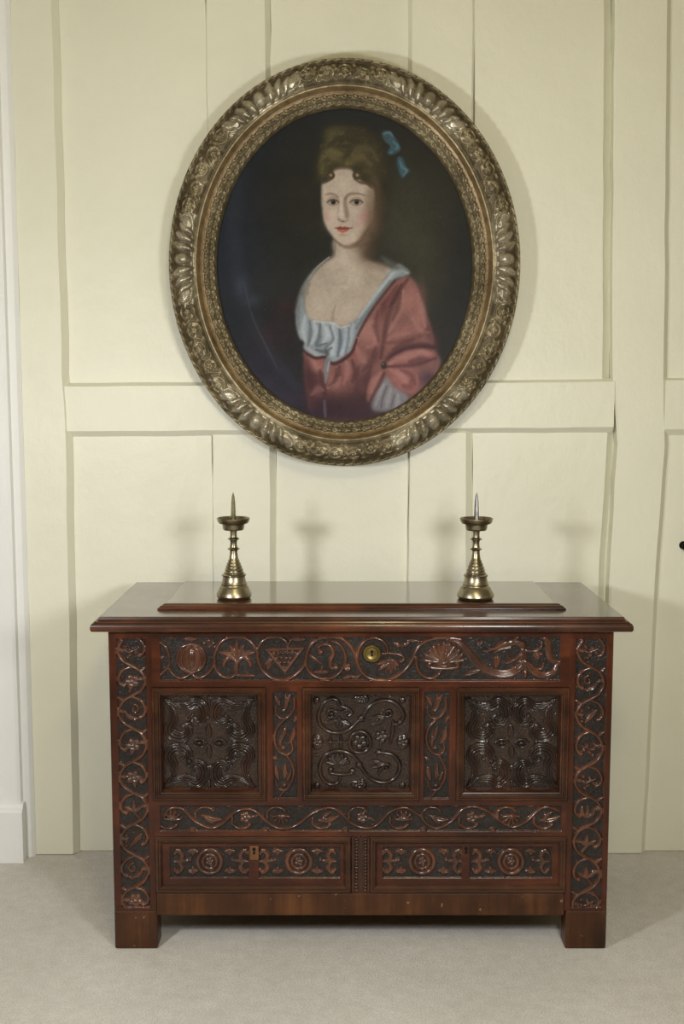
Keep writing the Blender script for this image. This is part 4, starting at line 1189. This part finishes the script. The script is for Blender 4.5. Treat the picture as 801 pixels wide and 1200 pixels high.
    for pts, col, wd, a in (([(110, 320), (100, 380), (110, 440)], (184, 192, 192), [4, 10, 5], .7), ([(150, 350), (160, 400), (140, 450)], (190, 198, 198), [4, 12, 4], .7), ([(190, 355), (215, 400), (190, 460)], (196, 204, 204), [4, 12, 4], .7),
                            ([(240, 360), (245, 420), (235, 500)], (188, 198, 202), [5, 14, 8], .7), ([(300, 375), (300, 430), (280, 500)], (176, 188, 194), [5, 12, 6], .7), ([(335, 360), (325, 410), (315, 460)], (186, 196, 200), [4, 9, 4], .6),
                            ([(130, 345), (135, 400), (120, 470)], (98, 106, 112), [3, 7, 3], .7), ([(180, 360), (175, 420), (165, 460), (210, 450)], (92, 100, 108), [3, 7, 6, 3], .75), ([(225, 370), (240, 430), (205, 470)], (100, 108, 118), [3, 6, 4], .7),
                            ([(270, 380), (275, 440), (262, 510)], (88, 98, 112), [3, 8, 4], .75), ([(315, 380), (312, 440), (300, 490)], (104, 114, 126), [3, 6, 3], .6), ([(160, 480), (200, 490), (235, 470)], (88, 94, 100), [3, 8, 3], .7), ([(205, 480), (215, 500), (200, 515)], (74, 78, 70), [3, 6, 3], .7),
                            ([(120, 470), (160, 500), (200, 505)], (184, 190, 186), [3, 7, 3], .6), ([(360, 330), (410, 265), (460, 195), (520, 125)], (188, 194, 190), [3, 8, 8, 5], .7), ([(350, 380), (395, 310), (450, 235), (510, 155)], (106, 116, 118), [3, 6, 6, 3], .7),
                            ([(515, 125), (555, 110), (590, 120)], (178, 184, 182), [4, 8, 3], .6), ([(90, 250), (76, 310), (80, 380)], (118, 124, 122), [3, 7, 4], .6), ([(150, 345), (200, 352), (240, 356), (275, 376), (320, 364)], (206, 208, 202), [2, 4, 4, 2], .6),
                            ([(104, 486), (125, 503), (160, 519), (198, 515), (214, 533), (247, 545), (292, 524), (330, 490), (352, 430)], (66, 36, 38), [3, 5, 5, 5, 5, 6, 6, 5, 3], .85), ([(356, 415), (388, 352), (430, 285), (480, 218), (530, 158)], (84, 44, 44), [4, 5, 5, 4], .7)):
        p.line(pts, col, np.asarray(wd) * 1.35, a, .95)
    p.line([(215, 530), (210, 580), (205, 635)], (124, 128, 132), [14, 12, 4], .9, .5); p.line([(222, 535), (214, 580)], (168, 172, 172), [4, 3], .6)
    p.line([(200, 720), (202, 760), (205, 795)], (96, 92, 112), [6, 8, 5], .7, .7)
    # --- face
    p.crop(365, 185, 9.424)
    sk = (198, 176, 152)
    p.fill([(250, 135), (340, 115), (440, 130), (470, 200), (540, 250), (610, 290), (680, 350), (700, 450), (690, 560), (660, 690), (600, 800), (530, 890), (460, 945), (390, 962), (320, 940), (250, 890), (195, 820), (150, 730), (125, 640), (114, 520), (112, 400), (118, 290), (180, 255), (235, 220)], sk, 11)
    p.dab((340, 260), 130, 110, (206, 184, 158), .9); p.dab((250, 350), 90, 60, (206, 186, 160), .6); p.dab((230, 700), 90, 110, (204, 178, 158), .7); p.dab((360, 900), 70, 36, (202, 178, 154), .8)
    p.dab((720, 560), 95, 300, (88, 66, 46), .95); p.dab((660, 760), 85, 130, (104, 78, 56), .85); p.dab((620, 600), 60, 200, (158, 128, 102), .5); p.dab((570, 900), 80, 60, (136, 106, 80), .7); p.dab((480, 950), 80, 22, (140, 110, 84), .6)
    p.dab((640, 420), 55, 120, (150, 122, 94), .7); p.dab((650, 640), 60, 130, (132, 100, 76), .75); p.dab((590, 840), 60, 70, (128, 98, 74), .7); p.dab((115, 420), 16, 160, (168, 146, 122), .5)
    p.dab((565, 650), 66, 80, (198, 134, 118), .7); p.dab((540, 720), 50, 50, (204, 150, 132), .5); p.dab((170, 650), 42, 75, (196, 140, 122), .55)
    p.dab((480, 590), 60, 45, (204, 180, 156), .7); p.dab((480, 760), 60, 60, (196, 166, 142), .5)
    # jaw edge over the neck
    p.line([(240, 890), (320, 960), (400, 985), (490, 960), (570, 890), (640, 790)], (112, 84, 62), [6, 14, 20, 22, 24, 20], .6, .9)
    # eye sockets and brows
    p.dab((235, 470), 85, 42, (170, 142, 118), .6); p.dab((490, 475), 95, 42, (166, 138, 112), .6)
    p.line([(150, 405), (205, 395), (255, 410), (290, 435)], (126, 102, 80), [6, 14, 14, 10], .6, .99)
    p.line([(375, 450), (395, 415), (440, 398), (510, 395), (590, 415)], (118, 94, 72), [14, 17, 15, 12, 6], .65, .99)
    # nose
    p.line([(372, 445), (368, 500), (380, 570), (392, 640)], (132, 106, 88), [12, 20, 24, 20], .75, .98)
    p.line([(302, 460), (296, 540), (286, 630)], (170, 142, 120), [8, 11, 9], .5, .98)
    p.line([(325, 440), (328, 540), (332, 620)], (214, 194, 168), [9, 13, 15], .7, .9)
    p.dab((334, 640), 22, 18, (216, 192, 166), .8)
    p.fill([(280, 645), (300, 670), (330, 690), (360, 700), (395, 680), (408, 650), (400, 690), (370, 712), (330, 708), (295, 690)], (134, 98, 80), 9, .8)
    p.dab((385, 655), 22, 26, (158, 122, 98), .7)
    p.dab((345, 700), 20, 8, (84, 54, 44), .8); p.dab((300, 680), 11, 7, (96, 62, 50), .7)
    p.dab((330, 735), 26, 20, (186, 152, 130), .6)
    # eyes
    for ex, ey, wd, sx in ((235, 488, 68, 1), (492, 488, 74, 1)):
        p.fill([(ex - wd, ey + 6), (ex - wd * .5, ey - 16), (ex + 6, ey - 23), (ex + wd * .6, ey - 12), (ex + wd * .95, ey + 10), (ex + wd * .5, ey + 28), (ex, ey + 34), (ex - wd * .55, ey + 26)], (160, 146, 128), 6)
        p.dab((ex + 4, ey + 2), 27, 25, (46, 38, 38), 1, 0, 1); p.dab((ex + 4, ey + 1), 13, 13, (20, 16, 18), 1)
        p.dab((ex - 3, ey - 10), 6, 6, (150, 146, 140), .7)
        p.line([(ex - wd, ey + 5), (ex - wd * .5, ey - 19), (ex + 6, ey - 26), (ex + wd * .6, ey - 16), (ex + wd, ey + 8)], (72, 52, 42), [5, 9, 10, 9, 6], .85, .95)
        p.line([(ex - wd * .9, ey + 16), (ex - wd * .3, ey + 36), (ex + wd * .4, ey + 34), (ex + wd * .9, ey + 14)], (130, 100, 80), [3, 5, 5, 3], .7, .9)
        p.line([(ex - wd * .9, ey - 20), (ex - wd * .2, ey - 52), (ex + wd * .5, ey - 46), (ex + wd * .95, ey - 16)], (140, 112, 88), [3, 5, 5, 3], .6, .9)
        p.dab((ex, ey + 58), wd * .8, 14, (186, 156, 132), .5)
    p.dab((305, 490), 8, 8, (196, 150, 130), .7); p.dab((400, 505), 8, 8, (196, 160, 136), .7)
    # mouth
    p.fill([(262, 775), (300, 762), (330, 760), (345, 766), (365, 760), (410, 768), (440, 778), (400, 786), (340, 790), (290, 786)], (150, 62, 48), 5)
    p.fill([(280, 787), (340, 790), (412, 785), (390, 812), (345, 824), (305, 815)], (196, 92, 64), 6)
    p.line([(258, 772), (300, 784), (345, 788), (400, 782), (445, 772)], (104, 46, 38), [4, 6, 6, 6, 4], .8, .95)
    p.dab((340, 802), 24, 7, (226, 122, 90), .8); p.dab((345, 850), 50, 14, (166, 130, 106), .7); p.dab((250, 780), 10, 9, (170, 136, 112), .6); p.dab((455, 775), 12, 10, (156, 122, 96), .6)
    # curls over the brow
    for c, r in (((208, 195), 42), ((500, 195), 44)):
        p.dab(c, r * 1.15, r * 1.1, (96, 74, 46), .95, 0, 1)
        p.line([(c[0] - r, c[1] + 10), (c[0] - r * .4, c[1] - r * .8), (c[0] + r * .6, c[1] - r * .6), (c[0] + r * .8, c[1] + r * .3), (c[0], c[1] + r * .7), (c[0] - r * .6, c[1] + r * .2)], (60, 46, 30), [5, 7, 6, 5], .8, .8)
        p.dab((c[0] + 4, c[1] - 4), r * .4, r * .42, (186, 166, 132), .85)
    p.line([(130, 280), (165, 262), (215, 240)], (84, 66, 40), [8, 12, 6], .8, .9); p.line([(470, 235), (540, 272), (610, 285), (660, 330)], (88, 66, 44), [8, 16, 16, 10], .8, .9)
    p.line([(245, 140), (300, 118), (380, 112), (445, 125)], (120, 94, 62), [10, 12, 12, 8], .6, .9)
    # --- blue bow in the hair
    p.crop(330, 130, 4.712)
    p.fill([(553, 128), (575, 108), (600, 118), (625, 145), (652, 195), (655, 215), (612, 242), (582, 232), (598, 195), (572, 172)], (58, 92, 104), 5)
    p.fill([(640, 255), (665, 258), (685, 305), (706, 328), (690, 345), (668, 370), (648, 338), (636, 290)], (54, 90, 104), 5)
    p.line([(565, 125), (595, 120), (612, 140)], (98, 138, 146), [4, 7, 3], .7, .9); p.line([(615, 170), (640, 200), (600, 232)], (90, 130, 140), [4, 8, 4], .7, .9); p.line([(650, 275), (665, 310), (690, 330), (672, 355)], (92, 134, 142), [3, 8, 6, 3], .7, .9)
    p.dab((575, 150), 16, 14, (74, 72, 60), .7); p.dab((622, 222), 14, 10, (38, 58, 68), .7); p.dab((640, 320), 9, 18, (36, 58, 68), .6)
    p.T = None
    # --- canvas grain, age and a little craquelure
    sh = I.shape[:2]
    n1 = smooth_noise(sh, ((18, 15), (40, 34), (90, 75)), 3); n2 = smooth_noise(sh, ((200, 160), (370, 300)), 5)
    p.I[:] = I * (1 + .10 * n1[..., None] + .05 * n2[..., None]) + .006 * n2[..., None]
    rs = np.random.RandomState(8)
    for k in range(60):
        x, y = rs.uniform(262, 545), rs.uniform(135, 480)
        p.dab((x, y), .7, .7, (128, 126, 118), .35 * rs.rand())
    g = p.I.mean(-1, keepdims=True)
    p.I[:] = g + (p.I - g) * .78
    return p

# ---------------------------------------------------------------- oval portrait in its carved frame
_l, _r = P(197, 306, -.078)[0], P(610, 306, -.078)[0]; _t, _b = P(403, 67, -.078)[1], P(403, 546.5, -.078)[1]
OCX, OCZ = (_l + _r) / 2, (_t + _b) / 2
AO, BO = (_r - _l) / 2, (_t - _b) / 2          # outer half axes
_l, _r = P(253.5, 306, -.048)[0], P(553, 306, -.048)[0]; _t, _b = P(403, 124, -.048)[1], P(403, 490, -.048)[1]
AI, BI = (_r - _l) / 2, (_t - _b) / 2          # sight edge
px_w = (-.078 - CAM_Y) / F_PX
portrait = empty('oval_portrait', (OCX, -.02, OCZ), 'oval oil portrait of a lady in a rose gown in a carved gilt frame', 'painting')

def gilt_mat(name, lo, mid, hi, metallic=.55, rough=.38):
    m, nt, b = new_mat(name)
    n = noise(nt, 45, 5, .65); n2 = noise(nt, 9, 4, .6)
    ad = node(nt, 'ShaderNodeMath', operation='ADD'); nt.links.new(n.outputs[0], ad.inputs[0]); nt.links.new(n2.outputs[0], ad.inputs[1])
    hf = node(nt, 'ShaderNodeMath', operation='MULTIPLY'); hf.inputs[1].default_value = .5; nt.links.new(ad.outputs[0], hf.inputs[0])
    r = ramp(nt, hf.outputs[0], [(.36, lo), (.5, mid), (.64, hi)])
    nt.links.new(r.outputs[0], b.inputs['Base Color'])
    b.inputs['Metallic'].default_value = metallic; b.inputs['Roughness'].default_value = rough
    bump(nt, b, n.outputs[0], .25, .0015)
    return m
M['gilt'] = gilt_mat('tarnished_gilt', (.13, .105, .06), (.25, .205, .125), (.43, .37, .25), .55, .36)  # raised ornament: worn paler, with highlights put into the colour
M['gilt_ground'] = gilt_mat('shaded_gilt_ground', (.05, .038, .02), (.095, .074, .04), (.16, .13, .075), .3, .5)  # darker gilt between the ornament, shade of the hollows put into the colour
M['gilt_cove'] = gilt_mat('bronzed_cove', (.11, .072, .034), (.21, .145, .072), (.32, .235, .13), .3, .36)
M['gilt_rim'] = gilt_mat('dark_rim', (.05, .036, .02), (.10, .075, .042), (.22, .17, .10), .35, .42)
M['gilt_shell'] = gilt_mat('silvered_shell', (.19, .165, .11), (.35, .31, .225), (.57, .53, .42), .6, .32)

# unrolled frame: s = pixels along the middle oval (0 at the bottom, running clockwise), t = pixels inward from the outer edge
TW = 55.5
def ell(phi, t):
    f = t / TW
    return ((AO + (AI - AO) * f) * math.cos(phi), (BO + (BI - BO) * f) * math.sin(phi))
_ph = np.linspace(-math.pi / 2, -math.pi / 2 - 2 * math.pi, 4001)      # clockwise from the bottom as seen in the room
_mx = (AO + AI) / 2 * np.cos(_ph); _mz = (BO + BI) / 2 * np.sin(_ph)
_len = np.concatenate(([0], np.cumsum(np.hypot(np.diff(_mx), np.diff(_mz))))) / px_w
LTOT = _len[-1]
def phi_of(s): return np.interp(s, _len, _ph)
def s_of(pxx, pyy):
    x, z = P(pxx, pyy, -.09); x -= OCX; z -= OCZ
    a = math.atan2(z / ((BO + BI) / 2), x / ((AO + AI) / 2))
    while a > _ph[0]: a -= 2 * math.pi
    while a < _ph[-1]: a += 2 * math.pi
    return float(np.interp(-a, -_ph, _len))

# height profile over t (metres from the wall)
PT = [0, 1.2, 3.2, 5.0, 6.2, 8, 14, 20, 26, 29, 30, 31.5, 33, 34.5, 37, 40.5, 41.5, 43.5, 47, 48.2, 49, 52, 54, 55.5]
PH = [.070, .079, .081, .076, .074, .079, .089, .092, .087, .080, .079, .083, .083, .077, .066, .062, .064, .066, .063, .060, .059, .055, .051, .046]
step = 0.62
ns = int(LTOT / step); nt_ = int(TW / step)
FR = Relief(0, LTOT, 0, TW, step, lambda x, y: (x, y), 1.0)
# FR.X = s, FR.Z = t
shells = [s_of(*c) for c in ((300, 495), (212, 303), (303, 112), (504, 112), (595, 303), (507, 495))]
half = 47.0
rs = random.Random(5)
def S_stroke(pts, w, h, **k): FR.stroke(pts, w, h, **k)
for sc in shells:
    FR.motif('shell_ornament')
    FR.stroke([(sc - 50, 26), (sc - 30, 28), (sc, 29), (sc + 30, 28), (sc + 50, 26)], 2.2, .004)
    FR.blob((sc, 17.5), 6.2, 11.0, .0115)
    for d in (-1, 1):
        for k, (o, w, l) in enumerate(((12.6, 4.7, 10.5), (22.4, 4.3, 9.5), (31.2, 3.6, 8))):
            b0 = 17.5 + k * 1.2
            S_stroke([(sc + d * (o - 2.2 - k * .8), b0 + l), (sc + d * (o - .3), b0 + l * .3), (sc + d * (o + .8), b0 - l * .4), (sc + d * (o + 3.2 + k), b0 - l)], [w * .45, w * .85, w, w * .6], .0125 - .001 * k)
        # smooth leaf end that curls over
        FR.motif('shell_ornament', True)
        S_stroke([(sc + d * 37, 22), (sc + d * 42, 15), (sc + d * 45, 9)], [4.5, 5.5, 3], .0045, mode='flat')
        S_stroke([(sc + d * 40, 26), (sc + d * 47, 22), (sc + d * 48, 14), (sc + d * 44, 10)], [1.2, 1.6, 1.4], .0065)
# scrolling flowers between the shells
for i in range(6):
    a = shells[i] + half; b2 = shells[(i + 1) % 6] - half
    if b2 < a: spans = [(a, LTOT - .5), (.5, b2)]
    else: spans = [(a, b2)]
    for (a, b2) in spans:
        n = max(1, round((b2 - a) / 21)); u = (b2 - a) / n
        for k in range(n):
            c = a + (k + .5) * u; up = 1 if k % 2 else -1
            FR.motif('scrollwork')
            tc = 17.5 + up * rs.uniform(.5, 3); rr = rs.uniform(6.6, 8.6)
            pts = [(c + rr * math.cos(q), tc + up * rr * math.sin(q)) for q in np.linspace(math.pi * 1.05, math.pi * 2.75, 9)]
            S_stroke([(c - u * .62, tc + up * 8)] + pts, [.9, 1.0, 1.0, .8], .0058)
            FR.flower((c, tc), rs.uniform(3.8, 5.2), 5, .0078, rs.uniform(0, 1.2))
            for q in range(5):
                an = rs.uniform(0, 6.28)
                FR.leaf((c + 5 * math.cos(an), tc + 5 * math.sin(an)), (c + 9.5 * math.cos(an + .5), tc + 10.5 * math.sin(an + .5)), 2.0, .006)
            for dx, tt in ((-.5, 8.5), (.5, 26.5), (.46, 9), (-.42, 27)):
                FR.blob((c + dx * u + rs.uniform(-1, 1), tt + rs.uniform(-.8, .8)), 1.9, 1.7, .007)
            S_stroke([(c + u * .5, 26), (c + u * .32, 21), (c + u * .5, 14)], [.9, 1.1, .7], .0042)
# leafy back edge
FR.motif('rim_leaf')
n = int(LTOT / 9.2)
for k in range(n):
    c = (k + .5) * LTOT / n
    FR.stroke([(c - 4.2, 4.6), (c - 1, 2.4), (c + 3.6, .8)], [1.2, 1.9, .9], .0045, n=3)
# bead and leaf row
FR.motif('bead_row')
n = int(LTOT / 12.6)
for k in range(n):
    c = (k + .5) * LTOT / n
    FR.blob((c, 43.6), 3.0, 2.2, .008)
    for d in (-1, 1): FR.stroke([(c + 2.2, 43.6), (c + 6.0, 43.6 + d * 2.4), (c + 8.2, 43.6 + d * 1.6)], [1.1, 1.3, .7], .0055, n=3)
# running scroll next to the sight edge
FR.motif('inner_scroll')
n = int(LTOT / 12.6)
for k in range(n):
    c = (k + .3) * LTOT / n
    FR.stroke([(c - 6, 49.2), (c - 2, 52.6), (c + 3, 52.2), (c + 4.2, 50.2), (c + 1.6, 49.2), (c + .4, 50.6)], [.9, 1.1, 1.1, .9], .0055, n=3)
    FR.blob((c + 6, 51.8), 1.4, 1.2, .0055); FR.blob((c - 3.5, 49.3), 1.0, 1.0, .0036)
Hh = np.interp(FR.Z, PT, PH)
rsn = np.random.RandomState(2)
nzz = rsn.rand(*Hh.shape); Hh = Hh + (nzz - .5) * .0006
# wear: rim thinned where pieces have broken off
for (cx_, cy_, w_) in ((212, 196, 6), (243, 150, 4), (276, 468, 5), (560, 450, 4)):
    sw = s_of(cx_, cy_)
    Hh = Hh - .012 * np.exp(-((FR.X - sw) / w_) ** 2) * np.clip((5.5 - FR.Z) / 2, 0, 1)
ORN = FR.H * np.interp(FR.X, [0, LTOT], [1, 1])
HT = Hh + ORN
phi = phi_of(FR.X)
ff = FR.Z / TW
VX = OCX + (AO + (AI - AO) * ff) * np.cos(phi); VZ = OCZ + (BO + (BI - BO) * ff) * np.sin(phi)
V = np.stack((VX, -HT, VZ), -1).reshape(-1, 3)
idx = np.arange(FR.nx * FR.nz).reshape(FR.nz, FR.nx)
idx = np.concatenate((idx[:, :-1], idx[:, :1]), 1)      # close the oval
q = np.stack((idx[:-1, :-1], idx[1:, :-1], idx[1:, 1:], idx[:-1, 1:]), -1).reshape(-1, 4)
q = q[:, ::-1]
tt = (FR.Z[:-1, :-1] + step / 2).reshape(-1); ss = (FR.X[:-1, :-1] + step / 2).reshape(-1)
ido = FR.ID; raised = np.maximum.reduce([ORN[:-1, :-1], ORN[1:, :-1], ORN[1:, 1:], ORN[:-1, 1:]]).reshape(-1) > .0012
def piece(name, sel, mats, parent, mi=None):
    qq = q[sel]; u, inv = np.unique(qq.ravel(), return_inverse=True)
    return mesh_np(name, V[u], inv.reshape(-1, 4), mats, parent, True, mi)
# wooden body of the frame: back, outer and inner walls
nb = 180; b = MB(); vs_ = []
ring = [(AO, BO, .0701), (AO, BO, .055), (AO - .012, BO - .012, .038), (AO - .03, BO - .03, .032), (AI + .012, BI + .012, .032), (AI + .012, BI + .012, .037), (AI, BI, .041), (AI, BI, .0461)]
for i in range(nb):
    a = 2 * math.pi * i / nb
    vs_ += [(OCX + A * math.cos(a), -h, OCZ + B * math.sin(a)) for A, B, h in ring]
k = len(ring)
b.add(vs_, [(i * k + j, i * k + j + 1, ((i + 1) % nb) * k + j + 1, ((i + 1) % nb) * k + j) for i in range(nb) for j in range(k - 1)])
frame = b.build('frame', M['gilt_rim'], portrait, smooth=True, autosmooth=.6)
piece('rim', tt < 6.2, [M['gilt_rim'], M['gilt']], frame, raised[tt < 6.2].astype(int))
band = (tt >= 6.2) & (tt < 30)
left = np.ones(len(tt), bool)
for sc in shells:
    sel = band & (np.abs(ss - sc) < half + 3)
    left &= ~sel
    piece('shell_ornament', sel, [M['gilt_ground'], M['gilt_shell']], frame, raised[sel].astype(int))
order = sorted(shells)
for i in range(6):
    a, b2 = order[i] + half, (order[(i + 1) % 6] - half)
    sel = band & left & (((ss > a) & (ss < b2)) if b2 > a else ((ss > a) | (ss < b2)))
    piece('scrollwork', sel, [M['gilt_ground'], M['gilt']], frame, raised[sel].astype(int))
sel = (tt >= 30) & (tt < 33.6); piece('fillet', sel, M['gilt'], frame)
sel = (tt >= 33.6) & (tt < 40.8); piece('cove', sel, M['gilt_cove'], frame)
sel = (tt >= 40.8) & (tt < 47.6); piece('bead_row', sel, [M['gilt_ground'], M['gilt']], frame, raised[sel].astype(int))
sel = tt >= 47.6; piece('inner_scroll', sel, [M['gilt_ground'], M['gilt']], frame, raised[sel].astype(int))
# hanging: frame rests on two cleats fixed to the panelling
for dx in (-.2, .2):
    b = MB(); b.box(OCX + dx - .03, OCX + dx + .03, -.034, .002, OCZ + .30, OCZ + .34)
    b.build('hanging_cleat', M['gilt_rim'], portrait)

# canvas
p = paint_portrait()
YC = -.040
nzp, nxp = p.X.shape
CAN = np.zeros((nzp, nxp, 3))
uu = (p.X - 400.5) / F_PX; vv = (600.0 - p.Y) / F_PX
dy = math.cos(PITCH) + vv * math.sin(PITCH); dz = -math.sin(PITCH) + vv * math.cos(PITCH); kk = (YC - CAM_Y) / dy
CAN[..., 0] = uu * kk; CAN[..., 1] = YC; CAN[..., 2] = CAM_H + dz * kk
e = np.hypot((CAN[..., 0] - OCX) / (AI + .010), (CAN[..., 2] - OCZ) / (BI + .010))
idx = np.arange(nzp * nxp).reshape(nzp, nxp)
q = np.stack((idx[1:, :-1], idx[1:, 1:], idx[:-1, 1:], idx[:-1, :-1]), -1).reshape(-1, 4)
ins = (np.maximum.reduce([e[1:, :-1], e[1:, 1:], e[:-1, 1:], e[:-1, :-1]]) < 1).reshape(-1)
q = q[ins]; u, inv = np.unique(q.ravel(), return_inverse=True)
canvas = mesh_np('canvas', CAN.reshape(-1, 3)[u], inv.reshape(-1, 4), M['canvas'], portrait)
tag(canvas, 'oil painting of a lady in a rose gown with a blue bow')
col = np.clip(p.I.reshape(-1, 3)[u], 0, 1)
lin = np.where(col <= .04045, col / 12.92, ((col + .055) / 1.055) ** 2.4) * np.array((.80, .82, .90))
at = canvas.data.color_attributes.new('paint', 'FLOAT_COLOR', 'POINT')
at.data.foreach_set('color', np.concatenate((lin, np.ones((len(lin), 1))), 1).astype(np.float32).ravel())
b = MB(); n = 96
ring = [(OCX + (AI + .011) * math.cos(2 * math.pi * i / n), OCZ + (BI + .011) * math.sin(2 * math.pi * i / n)) for i in range(n)]
b.add([(x, -.0385, z) for x, z in ring] + [(x, -.033, z) for x, z in ring], [tuple(reversed(range(n)))] + [(i, (i + 1) % n, (i + 1) % n + n, i + n) for i in range(n)] + [tuple(range(n, 2 * n))])
b.build('canvas_backing', M['gilt_rim'], portrait)
